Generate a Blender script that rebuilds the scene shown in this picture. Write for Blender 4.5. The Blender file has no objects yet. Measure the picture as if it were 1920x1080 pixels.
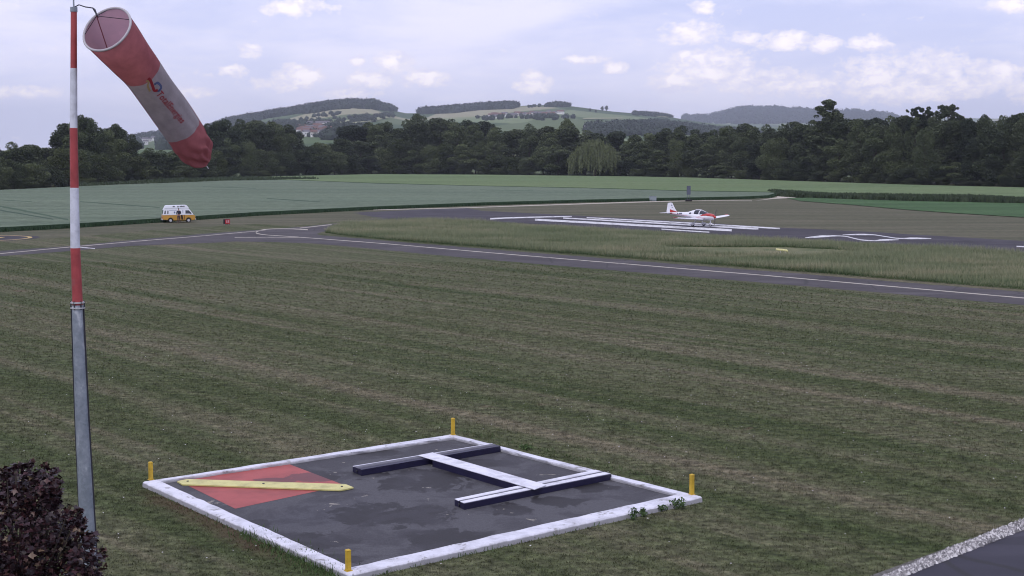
import bpy, bmesh, math, random
import numpy as np
from mathutils import Vector, Matrix, Euler

random.seed(5)
RNG = np.random.default_rng(11)
S = bpy.context.scene
COL = S.collection

# ------------------------------------------------------------------ camera
FPX, YH, CAMH = 2580.0, 290.0, 8.2
PITCH = math.atan((540 - YH) / FPX)
cam = bpy.data.objects.new('camera', bpy.data.cameras.new('camera'))
COL.objects.link(cam)
cam.location = (0, 0, CAMH)
cam.rotation_euler = (math.pi / 2 - PITCH, 0, 0)
cam.data.sensor_width = 36
cam.data.lens = FPX / 1920 * 36
cam.data.clip_start = 0.3
cam.data.clip_end = 40000
S.camera = cam
CP, SP = math.cos(PITCH), math.sin(PITCH)


def ray(px, py):
    u, v = (px - 960) / FPX, (540 - py) / FPX
    return Vector((u, CP + v * SP, -SP + v * CP))


def G(px, py, z=0.0):
    """photo pixel -> point of the horizontal plane z"""
    d = ray(px, py)
    t = (z - CAMH) / d.z
    return Vector((d.x * t, d.y * t, z))


def P(px, py, dist):
    """photo pixel -> point at ground distance dist"""
    d = ray(px, py)
    t = dist / d.y
    return Vector((d.x * t, dist, CAMH + d.z * t))


def proj(x, y, z):
    dz = z - CAMH
    zz = y * CP - dz * SP
    up = y * SP + dz * CP
    return 960 + FPX * x / zz, 540 - FPX * up / zz


# ------------------------------------------------------------------ world
SUN_EL, SUN_AZ = math.radians(56), math.radians(200)      # azimuth clockwise from +Y (view direction)
w = bpy.data.worlds.new('World')
S.world = w
w.use_nodes = True
nt = w.node_tree
nt.nodes.clear()
N = nt.nodes.new
L = nt.links.new


def wmath(op, a, b=None, c=None, clamp=False):
    n = N('ShaderNodeMath')
    n.operation = op
    n.use_clamp = clamp
    for i, v in enumerate((a, b, c)):
        if v is None:
            continue
        if isinstance(v, (int, float)):
            n.inputs[i].default_value = v
        else:
            L(v, n.inputs[i])
    return n.outputs[0]


out = N('ShaderNodeOutputWorld')
bg = N('ShaderNodeBackground')
L(bg.outputs[0], out.inputs[0])
bg.inputs['Strength'].default_value = 0.10
sky = N('ShaderNodeTexSky')
sky.sky_type = 'NISHITA'
sky.sun_disc = False
sky.sun_elevation = SUN_EL
sky.sun_rotation = SUN_AZ
sky.air_density = 1.0
sky.dust_density = 1.5
tc = N('ShaderNodeTexCoord')
sep = N('ShaderNodeSeparateXYZ')
L(tc.outputs['Generated'], sep.inputs[0])
az = wmath('ARCTAN2', sep.outputs[0], sep.outputs[1])
hor = wmath('SQRT', wmath('ADD', wmath('MULTIPLY', sep.outputs[0], sep.outputs[0]),
                          wmath('MULTIPLY', sep.outputs[1], sep.outputs[1])))
el = wmath('ARCTAN2', sep.outputs[2], hor)


def wmix(fac, a, b):
    n = N('ShaderNodeMix')
    n.data_type = 'RGBA'
    for key, v in ((0, fac), (6, a), (7, b)):
        if isinstance(v, tuple):
            n.inputs[key].default_value = (*v, 1)
        elif isinstance(v, (int, float)):
            n.inputs[key].default_value = v
        else:
            L(v, n.inputs[key])
    return n.outputs[2]


def wsmooth(v, lo, hi):
    n = N('ShaderNodeMapRange')
    n.interpolation_type = 'SMOOTHSTEP'
    L(v, n.inputs[0])
    n.inputs[1].default_value = lo
    n.inputs[2].default_value = hi
    return n.outputs[0]


def wnoise(sx, sy, detail, rough, off=0.0, dist=0.0):
    c = N('ShaderNodeCombineXYZ')
    L(wmath('MULTIPLY', az, sx), c.inputs[0])
    L(wmath('MULTIPLY', el, sy), c.inputs[1])
    c.inputs[2].default_value = off
    n = N('ShaderNodeTexNoise')
    n.inputs['Scale'].default_value = 1
    n.inputs['Detail'].default_value = detail
    n.inputs['Roughness'].default_value = rough
    n.inputs['Distortion'].default_value = dist
    L(c.outputs[0], n.inputs['Vector'])
    return n.outputs['Fac']


# thin veil of high cloud over a pale blue sky, brighter towards the horizon
veil = wsmooth(wnoise(5, 17, 5, 0.55, 3.0, 0.4), 0.36, 0.66)
SKYK = 10.0                                               # cloud colours are given for a background strength of 0.1
blue = wmix(0.16, tuple(c * SKYK for c in (0.64, 0.69, 1.07)), sky.outputs[0])
low = wsmooth(el, 0.0, 0.16)
white_veil = tuple(c * SKYK for c in (0.99, 0.96, 1.17))
base = wmix(wmath('MULTIPLY', veil, 0.85), blue, white_veil)
base = wmix(wmath('MULTIPLY', wmath('SUBTRACT', 1.0, low), 0.45), base, tuple(c * SKYK for c in (0.99, 0.98, 1.16)))
# cumulus near the horizon: heaps where the photograph has them and scattered ones all round
heaps = [(470, 95, 24, 15), (440, 135, 26, 14), (560, 145, 48, 26), (510, 160, 70, 16), (655, 175, 60, 14), (735, 118, 42, 24),
         (670, 112, 16, 12), (800, 148, 55, 20), (690, 150, 50, 20), (1150, 125, 30, 13), (1100, 112, 45, 10), (1000, 155, 40, 22),
         (1295, 62, 58, 24), (1400, 72, 30, 15), (1470, 78, 50, 22), (1545, 82, 30, 18), (1630, 82, 40, 18), (1280, 102, 24, 9),
         (1340, 130, 110, 42), (1260, 155, 50, 22), (1440, 155, 90, 32), (1640, 140, 75, 42), (1740, 120, 90, 32), (1700, 170, 130, 30),
         (1860, 140, 70, 30), (1800, 165, 90, 24), (1930, 170, 60, 26), (40, 172, 80, 14), (350, 172, 60, 12), (560, 14, 75, 20),
         (1315, 12, 25, 14), (1900, 10, 60, 16), (1520, 165, 60, 18)]
dens = None
for (hx, hy, rx, ry) in heaps:
    d = ray(hx, hy)
    a0, e0 = math.atan2(d.x, d.y), math.atan2(d.z, math.hypot(d.x, d.y))
    dx = wmath('MULTIPLY', wmath('SUBTRACT', az, a0), FPX / rx)
    dy = wmath('MULTIPLY', wmath('SUBTRACT', el, e0), FPX / ry)
    q = wmath('SUBTRACT', 1.0, wmath('ADD', wmath('MULTIPLY', dx, dx), wmath('MULTIPLY', dy, dy)))
    dens = q if dens is None else wmath('MAXIMUM', dens, q)
band = wmath('MULTIPLY', wsmooth(el, 0.02, 0.05), wmath('SUBTRACT', 1.0, wsmooth(el, 0.10, 0.20)))
outside = wsmooth(wmath('ABSOLUTE', az), 0.38, 0.46)
scattered = wmath('SUBTRACT', wmath('MULTIPLY', wmath('MULTIPLY', wnoise(9, 22, 2, 0.5, 7.0), 1.75), wmath('MULTIPLY', band, outside)), 0.55)
dens = wmath('MAXIMUM', wmath('MAXIMUM', dens, -0.9), scattered)
puff = wnoise(95, 135, 7, 0.62, 1.0, 0.3)
puff2 = wnoise(30, 55, 4, 0.55, 9.0, 0.2)
field = wmath('ADD', wmath('MULTIPLY', dens, 0.62), wmath('ADD', wmath('MULTIPLY', wmath('SUBTRACT', puff, 0.5), 1.9), wmath('MULTIPLY', wmath('SUBTRACT', puff2, 0.5), 1.3)))
cum = wsmooth(field, -0.08, 0.34)
core = wsmooth(field, 0.25, 0.85)
lit = wmix(core, tuple(c * SKYK for c in (1.02, 0.97, 1.1)), tuple(c * SKYK for c in (1.35, 1.24, 1.25)))
shade = wsmooth(wnoise(60, 120, 5, 0.6, 4.0), 0.45, 0.65)
lit = wmix(wmath('MULTIPLY', shade, 0.55), lit, tuple(c * SKYK for c in (0.76, 0.76, 1.0)))
full = wmix(wmath('MULTIPLY', cum, 0.85), base, lit)
L(full, bg.inputs[0])

sun = bpy.data.objects.new('sun', bpy.data.lights.new('sun', 'SUN'))
COL.objects.link(sun)
sun.data.energy = 1.25
sun.data.angle = math.radians(10)
sun.data.color = (1.0, 0.95, 0.88)
sdir = Vector((math.sin(SUN_AZ) * math.cos(SUN_EL), math.cos(SUN_AZ) * math.cos(SUN_EL), math.sin(SUN_EL)))
sun.rotation_euler = (-sdir).to_track_quat('-Z', 'Y').to_euler()
sun.location = (0, -20, 60)

S.view_settings.view_transform = 'Standard'
S.view_settings.look = 'None'
S.view_settings.exposure = 0.12
S.view_settings.gamma = 1.0
S.view_settings.use_curve_mapping = False
S.render.engine = 'CYCLES'
S.cycles.max_bounces = 6
S.cycles.filter_width = 1.1
S.cycles.volume_bounces = 0
S.cycles.transparent_max_bounces = 8


# ------------------------------------------------------------------ helpers
def tag(o, label=None, cat=None, group=None, kind=None):
    if label:
        o['label'] = label
    if cat:
        o['category'] = cat
    if group:
        o['group'] = group
    if kind:
        o['kind'] = kind
    return o


def empty(name, loc=(0, 0, 0), rz=0.0, **k):
    o = bpy.data.objects.new(name, None)
    COL.objects.link(o)
    o.location = loc
    o.rotation_euler = (0, 0, rz)
    o.empty_display_size = 0.2
    return tag(o, **k)


def link(name, me, mat=None, parent=None, **k):
    o = bpy.data.objects.new(name, me)
    COL.objects.link(o)
    if mat is not None and len(me.materials) == 0:
        me.materials.append(mat)
    if parent is not None:
        o.parent = parent
    return tag(o, **k)


def npmesh(name, V, F, mat=None, smooth=False):
    """V (n,3); F (m,k) equal sized faces"""
    V = np.ascontiguousarray(V, np.float32)
    F = np.ascontiguousarray(F, np.int32)
    me = bpy.data.meshes.new(name)
    me.vertices.add(len(V))
    me.vertices.foreach_set('co', V.ravel())
    k = F.shape[1]
    me.loops.add(F.size)
    me.loops.foreach_set('vertex_index', F.ravel())
    me.polygons.add(len(F))
    me.polygons.foreach_set('loop_start', np.arange(0, F.size, k, dtype=np.int32))
    me.polygons.foreach_set('use_smooth', np.full(len(F), smooth))
    me.update(calc_edges=True)
    if mat:
        me.materials.append(mat)
    return me


class B:
    """collects shapes into one mesh"""

    def __init__(s):
        s.v, s.f = [], []

    def add(s, v, f):
        o = len(s.v)
        s.v += [tuple(p) for p in v]
        s.f += [tuple(i + o for i in q) for q in f]
        return s

    def box(s, c, d, M=None):
        x, y, z = d[0] / 2, d[1] / 2, d[2] / 2
        v = [Vector((i, j, k)) for i in (-x, x) for j in (-y, y) for k in (-z, z)]
        v = [(M @ p if M else p) + Vector(c) for p in v]
        return s.add(v, [(0, 1, 3, 2), (4, 6, 7, 5), (0, 4, 5, 1), (2, 3, 7, 6), (0, 2, 6, 4), (1, 5, 7, 3)])

    def prism(s, top, bot):
        """two equal rings of points: top ring, bottom ring"""
        n = len(top)
        return s.add(list(top) + list(bot), [tuple(range(n)), tuple(range(2 * n - 1, n - 1, -1))] +
                     [(i, n + i, n + (i + 1) % n, (i + 1) % n) for i in range(n)])

    def tube(s, pts, r, n=8, cap=True):
        pts = [Vector(p) for p in pts]
        rs = r if isinstance(r, (list, tuple)) else [r] * len(pts)
        rings = []
        for i, p in enumerate(pts):
            t = (pts[min(i + 1, len(pts) - 1)] - pts[max(i - 1, 0)]).normalized()
            a = t.cross(Vector((0.13, 0.29, 1)) if abs(t.z) < 0.95 else Vector((1, 0.1, 0))).normalized()
            b = t.cross(a)
            rings.append([p + (a * math.cos(2 * math.pi * k / n) + b * math.sin(2 * math.pi * k / n)) * rs[i] for k in range(n)])
        return s.loft(rings, cap)

    def loft(s, rings, cap=True):
        n = len(rings[0])
        v = [p for r in rings for p in r]
        f = [(i * n + k, i * n + (k + 1) % n, (i + 1) * n + (k + 1) % n, (i + 1) * n + k) for i in range(len(rings) - 1) for k in range(n)]
        if cap:
            f += [tuple(range(n - 1, -1, -1)), tuple(range((len(rings) - 1) * n, len(rings) * n))]
        return s.add(v, f)

    def build(s, name, mat, parent=None, smooth=False, bevel=0.0, **k):
        me = bpy.data.meshes.new(name)
        me.from_pydata(s.v, [], s.f)
        bm = bmesh.new()
        bm.from_mesh(me)
        bmesh.ops.recalc_face_normals(bm, faces=bm.faces)
        if bevel:
            bmesh.ops.bevel(bm, geom=bm.edges[:], offset=bevel, segments=2, affect='EDGES', clamp_overlap=True)
        bm.to_mesh(me)
        bm.free()
        if smooth:
            me.shade_smooth()
            try:
                me.set_sharp_from_angle(angle=math.radians(40))
            except Exception:
                pass
        return link(name, me, mat, parent, **k)


def sheet(name, pts, mat, z=None, parent=None, **k):
    b = B()
    b.add([(p[0], p[1], p[2] if z is None else z) for p in pts], [tuple(range(len(pts)))])
    o = b.build(name, mat, parent, **k)
    me = o.data
    if me.polygons[0].normal.z < 0:
        me.flip_normals()
    return o


# ------------------------------------------------------------------ materials
def mat_new(name, rough=0.8, col=(0.5, 0.5, 0.5), metal=0.0, spec=0.3):
    m = bpy.data.materials.new(name)
    m.use_nodes = True
    b = m.node_tree.nodes['Principled BSDF']
    b.inputs['Base Color'].default_value = (*col, 1)
    b.inputs['Roughness'].default_value = rough
    b.inputs['Metallic'].default_value = metal
    b.inputs['Specular IOR Level'].default_value = spec
    return m


class NT:
    def __init__(s, m):
        s.t = m.node_tree
        s.b = s.t.nodes['Principled BSDF']
        s.geo = s.t.nodes.new('ShaderNodeNewGeometry')
        s.tc = s.t.nodes.new('ShaderNodeTexCoord')

    def n(s, k):
        return s.t.nodes.new(k)

    def l(s, a, b):
        s.t.links.new(a, b)

    def pos(s):
        return s.geo.outputs['Position']

    def mapv(s, vec, scale=(1, 1, 1), rotz=0.0, loc=(0, 0, 0)):
        m = s.n('ShaderNodeMapping')
        s.l(vec, m.inputs[0])
        m.inputs['Location'].default_value = loc
        m.inputs['Rotation'].default_value = (0, 0, rotz)
        m.inputs['Scale'].default_value = scale
        return m.outputs[0]

    def noise(s, vec, scale=1, detail=4, rough=0.55, dist=0.0, col=False):
        m = s.n('ShaderNodeTexNoise')
        s.l(vec, m.inputs['Vector'])
        m.inputs['Scale'].default_value = scale
        m.inputs['Detail'].default_value = detail
        m.inputs['Roughness'].default_value = rough
        m.inputs['Distortion'].default_value = dist
        return m.outputs['Color' if col else 'Fac']

    def ramp(s, fac, stops, interp='LINEAR'):
        m = s.n('ShaderNodeValToRGB')
        m.color_ramp.interpolation = interp
        while len(m.color_ramp.elements) < len(stops):
            m.color_ramp.elements.new(0.5)
        for e, (p, c) in zip(m.color_ramp.elements, stops):
            e.position = p
            e.color = (*c, 1) if not isinstance(c, (int, float)) else (c, c, c, 1)
        s.l(fac, m.inputs[0])
        return m.outputs[0]

    def rng(s, v, lo, hi, a=0.0, b=1.0):
        n = s.n('ShaderNodeMapRange')
        n.interpolation_type = 'SMOOTHSTEP'
        s.l(v, n.inputs[0])
        for i, q in enumerate((lo, hi, a, b)):
            n.inputs[i + 1].default_value = q
        return n.outputs[0]

    def mix(s, fac, a, b, mode='MIX'):
        n = s.n('ShaderNodeMix')
        n.data_type = 'RGBA'
        n.blend_type = mode
        for key, v in ((0, fac), (6, a), (7, b)):
            if isinstance(v, tuple):
                n.inputs[key].default_value = (*v, 1)
            elif isinstance(v, (int, float)):
                n.inputs[key].default_value = v
            else:
                s.l(v, n.inputs[key])
        return n.outputs[2]

    def math(s, op, a, b=0.0):
        n = s.n('ShaderNodeMath')
        n.operation = op
        for i, v in enumerate((a, b)):
            if isinstance(v, (int, float)):
                n.inputs[i].default_value = v
            else:
                s.l(v, n.inputs[i])
        return n.outputs[0]

    def bump(s, h, strength=0.5, dist=0.05):
        n = s.n('ShaderNodeBump')
        n.inputs['Strength'].default_value = strength
        n.inputs['Distance'].default_value = dist
        s.l(h, n.inputs['Height'])
        s.l(n.outputs[0], s.b.inputs['Normal'])

    def color(s, c):
        s.l(c, s.b.inputs['Base Color'])

    def roughness(s, c):
        s.l(c, s.b.inputs['Roughness'])


TAXI_ROT = -math.atan2(0.753, -0.658)      # turns world so that x runs along the mowing lines
M = {}


def lawn_color(t, gain=1.0):
    """mown grass: olive green, straw brown swaths along the mowing direction"""
    p = t.pos()
    rot = t.mapv(p, rotz=TAXI_ROT)
    sw = t.noise(t.mapv(rot, (0.012, 0.50, 0.1)), 1, 4, 0.6, 0.35)
    sw2 = t.noise(t.mapv(rot, (0.05, 1.3, 0.1)), 1, 4, 0.6, 0.3)
    big = t.noise(p, 0.045, 3, 0.55)
    mid = t.noise(p, 0.9, 5, 0.65)
    fine = t.noise(p, 5.5, 5, 0.7)
    s = t.math('ADD', t.math('ADD', t.math('MULTIPLY', sw, 0.44), t.math('MULTIPLY', sw2, 0.28)),
               t.math('ADD', t.math('MULTIPLY', big, 0.12), t.math('MULTIPLY', mid, 0.16)))
    # mower passes, about 3.8 m wide, slightly wandering
    sr = t.n('ShaderNodeSeparateXYZ')
    t.l(rot, sr.inputs[0])
    lane = t.math('SINE', t.math('ADD', t.math('MULTIPLY', sr.outputs[1], 1.65), t.math('MULTIPLY', t.noise(t.mapv(rot, (0.03, 0.12, 0.1)), 1, 2), 7.0)))
    s = t.math('ADD', s, t.math('MULTIPLY', lane, 0.030))
    g = gain
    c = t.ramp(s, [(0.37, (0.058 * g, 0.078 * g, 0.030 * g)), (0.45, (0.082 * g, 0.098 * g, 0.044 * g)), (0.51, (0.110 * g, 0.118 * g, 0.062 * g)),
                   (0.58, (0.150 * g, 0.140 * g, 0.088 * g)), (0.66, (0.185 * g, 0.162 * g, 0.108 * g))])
    c = t.mix(0.85, c, t.ramp(fine, [(0.34, 0.35), (0.5, 0.95), (0.66, 1.55)]), 'MULTIPLY')
    c = t.mix(0.8, c, t.ramp(t.noise(t.mapv(p, (1.6, 3.0, 1)), 1, 4, 0.65), [(0.34, 0.5), (0.5, 1.0), (0.66, 1.5)]), 'MULTIPLY')
    bare = t.rng(t.noise(p, 0.35, 4, 0.6, 0.4), 0.66, 0.74)
    spx = t.n('ShaderNodeSeparateXYZ')
    t.l(p, spx.inputs[0])
    g0, g1 = G(300, 925), G(520, 1035)
    vx, vy = (g1 - g0).normalized().x, (g1 - g0).normalized().y
    ln_ = (g1 - g0).length
    al_ = t.math('ADD', t.math('MULTIPLY', t.math('SUBTRACT', spx.outputs[0], g0.x), vx), t.math('MULTIPLY', t.math('SUBTRACT', spx.outputs[1], g0.y), vy))
    pe_ = t.math('ABSOLUTE', t.math('SUBTRACT', t.math('MULTIPLY', t.math('SUBTRACT', spx.outputs[0], g0.x), vy), t.math('MULTIPLY', t.math('SUBTRACT', spx.outputs[1], g0.y), vx)))
    k_ = t.math('MULTIPLY', t.rng(t.math('ABSOLUTE', t.math('SUBTRACT', al_, ln_ / 2)), ln_ * .7, ln_ * .35), t.rng(t.math('ADD', pe_, t.math('MULTIPLY', t.math('SUBTRACT', mid, .5), 1.6)), .7, .1))
    earth = t.math('MULTIPLY', k_, .65)
    c = t.mix(t.math('MULTIPLY', bare, 0.6), c, (0.16 * g, 0.12 * g, 0.085 * g))
    c = t.mix(earth, c, (0.105 * g, 0.066 * g, 0.045 * g))
    return c, fine, mid


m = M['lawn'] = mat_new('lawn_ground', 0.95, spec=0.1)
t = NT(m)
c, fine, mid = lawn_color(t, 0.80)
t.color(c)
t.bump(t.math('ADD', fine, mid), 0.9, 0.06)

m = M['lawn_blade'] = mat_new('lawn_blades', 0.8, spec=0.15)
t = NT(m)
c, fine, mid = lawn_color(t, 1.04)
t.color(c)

m = M['verge'] = mat_new('verge_grass', 0.95, spec=0.1)
t = NT(m)
p = t.pos()
s_ = t.noise(t.mapv(p, (0.03, 0.30, 1), TAXI_ROT), 1, 5, 0.6)
c = t.ramp(s_, [(0.33, (0.064, 0.072, 0.040)), (0.5, (0.096, 0.094, 0.060)), (0.68, (0.130, 0.120, 0.082))])
c = t.mix(0.5, c, t.ramp(t.noise(p, 1.3, 6, 0.7), [(0.3, 0.5), (0.7, 1.5)]), 'MULTIPLY')
t.color(c)
t.bump(t.noise(p, 1.2, 6, 0.7), 0.6, 0.1)


def asphalt(name, dark, light, wear=0.4):
    m = M[name] = mat_new(name, 0.85, spec=0.25)
    t = NT(m)
    p = t.pos()
    a = t.noise(p, 0.25, 5, 0.6)
    b = t.noise(p, 60, 3, 0.7)
    c = t.ramp(a, [(0.35, dark), (0.65, light)])
    c = t.mix(wear, c, t.ramp(b, [(0.3, 0.6), (0.7, 1.4)]), 'MULTIPLY')
    c = t.mix(0.5, c, t.ramp(t.noise(t.mapv(p, (0.05, 1.2, 1), TAXI_ROT), 1, 4), [(0.35, 0.75), (0.65, 1.2)]), 'MULTIPLY')
    vc = t.n('ShaderNodeTexVoronoi')
    vc.feature = 'DISTANCE_TO_EDGE'
    t.l(t.mix(0.25, p, t.noise(p, 0.7, 4, col=True), 'ADD'), vc.inputs['Vector'])
    vc.inputs['Scale'].default_value = 0.22
    crack = t.math('SUBTRACT', 1.0, t.rng(vc.outputs['Distance'], 0.004, 0.022))
    c = t.mix(t.math('MULTIPLY', crack, 0.6), c, (0.028, 0.028, 0.026))
    vp = t.n('ShaderNodeTexVoronoi')
    t.l(t.mapv(p, (0.05, 0.30, 1), TAXI_ROT), vp.inputs['Vector'])
    vp.inputs['Scale'].default_value = 1
    ps = t.n('ShaderNodeSeparateColor')
    t.l(vp.outputs['Color'], ps.inputs[0])
    c = t.mix(0.7, c, t.ramp(ps.outputs[0], [(0.0, 0.82), (0.35, 1.0), (0.8, 1.0), (0.92, 1.22)], 'CONSTANT'), 'MULTIPLY')
    t.color(c)
    t.bump(b, 0.3, 0.01)


asphalt('taxiway_asphalt', (0.050, 0.044, 0.046), (0.076, 0.068, 0.070))
asphalt('runway_asphalt', (0.034, 0.030, 0.036), (0.056, 0.050, 0.058))
asphalt('road_asphalt', (0.034, 0.033, 0.046), (0.050, 0.048, 0.062), 0.25)


def paint(name, col, wearcol=(0.12, 0.11, 0.11), thr=(0.60, 0.72), scale=2.0, rough=0.7, chip=0.8):
    m = M[name] = mat_new(name, rough, spec=0.3)
    t = NT(m)
    p = t.pos()
    k = t.rng(t.noise(p, scale, 8, 0.68), *thr)
    dirt = t.ramp(t.noise(p, scale * 0.6, 5, 0.65), [(0.3, 0.66), (0.55, 0.98), (0.7, 1.05)])
    c = t.mix(1.0, col, dirt, 'MULTIPLY')
    c = t.mix(t.math('MULTIPLY', k, chip), c, wearcol)
    t.color(c)
    t.bump(k, 0.3, 0.01)
    return m


paint('marking_white', (0.66, 0.66, 0.66), thr=(0.50, 0.62), scale=1.2)
paint('marking_cream', (0.48, 0.44, 0.36), thr=(0.50, 0.66), scale=1.5)
paint('marking_yellow', (0.50, 0.36, 0.12), thr=(0.55, 0.7), scale=1.5)
paint('kerb_paint', (0.66, 0.66, 0.72), (0.20, 0.19, 0.17), thr=(0.56, 0.66), scale=3.5, rough=0.65)
paint('red_paint', (0.36, 0.075, 0.065), (0.10, 0.05, 0.05), thr=(0.60, 0.75), scale=1.6, rough=0.55, chip=0.6)
paint('beam_white', (0.70, 0.70, 0.76), (0.25, 0.24, 0.26), thr=(0.64, 0.74), scale=5, rough=0.5)
paint('beam_dark', (0.014, 0.012, 0.040), (0.04, 0.035, 0.05), thr=(0.6, 0.8), scale=4, rough=0.45)
paint('beam_grey', (0.10, 0.097, 0.12), (0.07, 0.065, 0.09), thr=(0.5, 0.7), scale=4, rough=0.45)
paint('bar_yellow', (0.60, 0.56, 0.22), (0.35, 0.30, 0.12), thr=(0.62, 0.75), scale=4, rough=0.5)
paint('post_yellow', (0.56, 0.37, 0.04), (0.25, 0.20, 0.08), thr=(0.62, 0.75), scale=9, rough=0.5)
paint('mast_red', (0.37, 0.065, 0.070), (0.28, 0.08, 0.08), thr=(0.58, 0.72), scale=5, rough=0.4)
paint('mast_white', (0.64, 0.66, 0.74), (0.45, 0.46, 0.5), thr=(0.58, 0.72), scale=5, rough=0.4)
M['iron'] = mat_new('dark_bolt', 0.5, (0.05, 0.05, 0.055), 0.3)
M['rubber'] = mat_new('black_rubber', 0.8, (0.02, 0.02, 0.022))
M['rope'] = mat_new('dark_rope', 0.9, (0.03, 0.03, 0.04))
M['glass'] = mat_new('tinted_glass', 0.12, (0.02, 0.025, 0.035), spec=0.6)
M['plane_white'] = mat_new('aircraft_white', 0.35, (0.76, 0.76, 0.80), spec=0.5)
M['plane_red'] = mat_new('aircraft_red', 0.35, (0.42, 0.035, 0.03), spec=0.4)
M['plane_grey'] = mat_new('aircraft_lettering', 0.5, (0.06, 0.07, 0.12))
M['prop'] = mat_new('propeller_dark', 0.4, (0.10, 0.09, 0.08))
M['van_white'] = mat_new('van_white', 0.4, (0.70, 0.72, 0.76), spec=0.5)
M['van_yellow'] = mat_new('van_yellow', 0.4, (0.50, 0.26, 0.035), spec=0.5)
M['van_blue'] = mat_new('van_blue_decal', 0.5, (0.10, 0.14, 0.28))
M['chrome'] = mat_new('pale_metal', 0.35, (0.55, 0.55, 0.58), 0.4)
M['tail_red'] = mat_new('tail_light', 0.3, (0.35, 0.02, 0.02))
M['sign_red'] = mat_new('sign_red', 0.5, (0.42, 0.02, 0.03))
M['sign_black'] = mat_new('sign_black', 0.6, (0.02, 0.015, 0.02))
M['sign_white'] = mat_new('sign_white', 0.5, (0.7, 0.66, 0.68))
M['panel_grey'] = mat_new('panel_grey', 0.6, (0.10, 0.11, 0.15))
M['box_pale'] = mat_new('box_pale', 0.7, (0.26, 0.30, 0.32))
M['skin'] = mat_new('skin', 0.6, (0.35, 0.20, 0.14))
M['jacket'] = mat_new('dark_jacket', 0.9, (0.03, 0.03, 0.05))
M['trousers'] = mat_new('brown_trousers', 0.9, (0.07, 0.045, 0.05))
M['hair'] = mat_new('dark_hair', 0.8, (0.015, 0.012, 0.01))

m = M['galvanised'] = mat_new('galvanised_steel', 0.5, (0.3, 0.33, 0.36), 0.35, 0.4)
t = NT(m)
vor = t.n('ShaderNodeTexVoronoi')
t.l(t.pos(), vor.inputs['Vector'])
vor.inputs['Scale'].default_value = 22
spang = t.ramp(vor.outputs['Color'], [(0.2, (0.22, 0.255, 0.29)), (0.8, (0.33, 0.37, 0.42))])
rows = t.noise(t.mapv(t.pos(), (6, 6, 3.2)), 1, 3)
t.color(t.mix(0.6, spang, t.ramp(rows, [(0.35, (0.18, 0.21, 0.25)), (0.6, (0.30, 0.33, 0.38)), (0.7, (0.60, 0.62, 0.66))])))

# weathered wet slab of the signal square
m = M['slab'] = mat_new('weathered_slab', 0.6, spec=0.4)
t = NT(m)
p = t.pos()
a = t.noise(p, 1.3, 10, 0.70, 0.7)
a2 = t.noise(t.mapv(p, loc=(9, 3, 0)), 0.7, 8, 0.62, 0.6)
b = t.noise(p, 26, 4, 0.7)


def stains(t, p, lst, a):
    """damp patches with ragged outlines, each at its own place on the slab"""
    sp = t.n('ShaderNodeSeparateXYZ')
    t.l(p, sp.inputs[0])
    best = None
    for (x, y, rx, ry) in lst:
        c_ = G(x, y, 0.055)
        wx = rx * c_.y / FPX
        wy = abs(G(x, y - ry, 0.055).y - G(x, y + ry, 0.055).y) / 2
        dx = t.math('MULTIPLY', t.math('SUBTRACT', sp.outputs[0], c_.x), 1 / wx)
        dy = t.math('MULTIPLY', t.math('SUBTRACT', sp.outputs[1], c_.y), 1 / wy)
        q_ = t.math('SUBTRACT', 1.0, t.math('ADD', t.math('MULTIPLY', dx, dx), t.math('MULTIPLY', dy, dy)))
        best = q_ if best is None else t.math('MAXIMUM', best, q_)
    best = t.math('MAXIMUM', best, -1.6)
    return t.rng(t.math('ADD', best, t.math('MULTIPLY', t.math('SUBTRACT', a, 0.5), 7.0)), -0.05, 0.16)


WET = [(590, 893, 85, 9), (800, 898, 95, 20), (730, 965, 110, 22), (560, 1015, 110, 16), (850, 1010, 80, 22), (960, 955, 40, 12), (640, 1048, 60, 10), (900, 868, 60, 8), (1050, 940, 60, 10),
       (700, 850, 60, 6), (470, 985, 50, 9), (1120, 915, 50, 8)]
wetf = stains(t, p, WET, a)
c = t.mix(wetf, (0.078, 0.077, 0.084), (0.020, 0.018, 0.019))
c = t.mix(t.math('MULTIPLY', t.rng(a2, 0.47, 0.58), 0.5), c, (0.036, 0.034, 0.040))
c = t.mix(0.6, c, t.ramp(b, [(0.3, 0.6), (0.7, 1.4)]), 'MULTIPLY')
pale = t.rng(t.noise(t.mapv(p, loc=(4, 1, 0)), 1.3, 6, 0.6, 0.4), 0.66, 0.675)
c = t.mix(t.math('MULTIPLY', pale, 0.85), c, (0.30, 0.275, 0.23))
t.color(c)
M['slab'].node_tree.nodes['Principled BSDF'].inputs['Specular IOR Level'].default_value = 0.25
t.roughness(t.rng(wetf, 0, 1, 0.80, 0.60))
t.bump(b, 0.25, 0.01)
# the same damp patch runs over the red paint
m = M['red_paint']
t = NT(m)
old = t.b.inputs['Base Color'].links[0].from_socket
wr = stains(t, t.pos(), [(590, 893, 85, 9), (520, 900, 40, 5)], t.noise(t.pos(), 0.9, 8, 0.62, 0.5))
t.color(t.mix(t.math('MULTIPLY', wr, 0.75), old, (0.085, 0.035, 0.038)))
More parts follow.
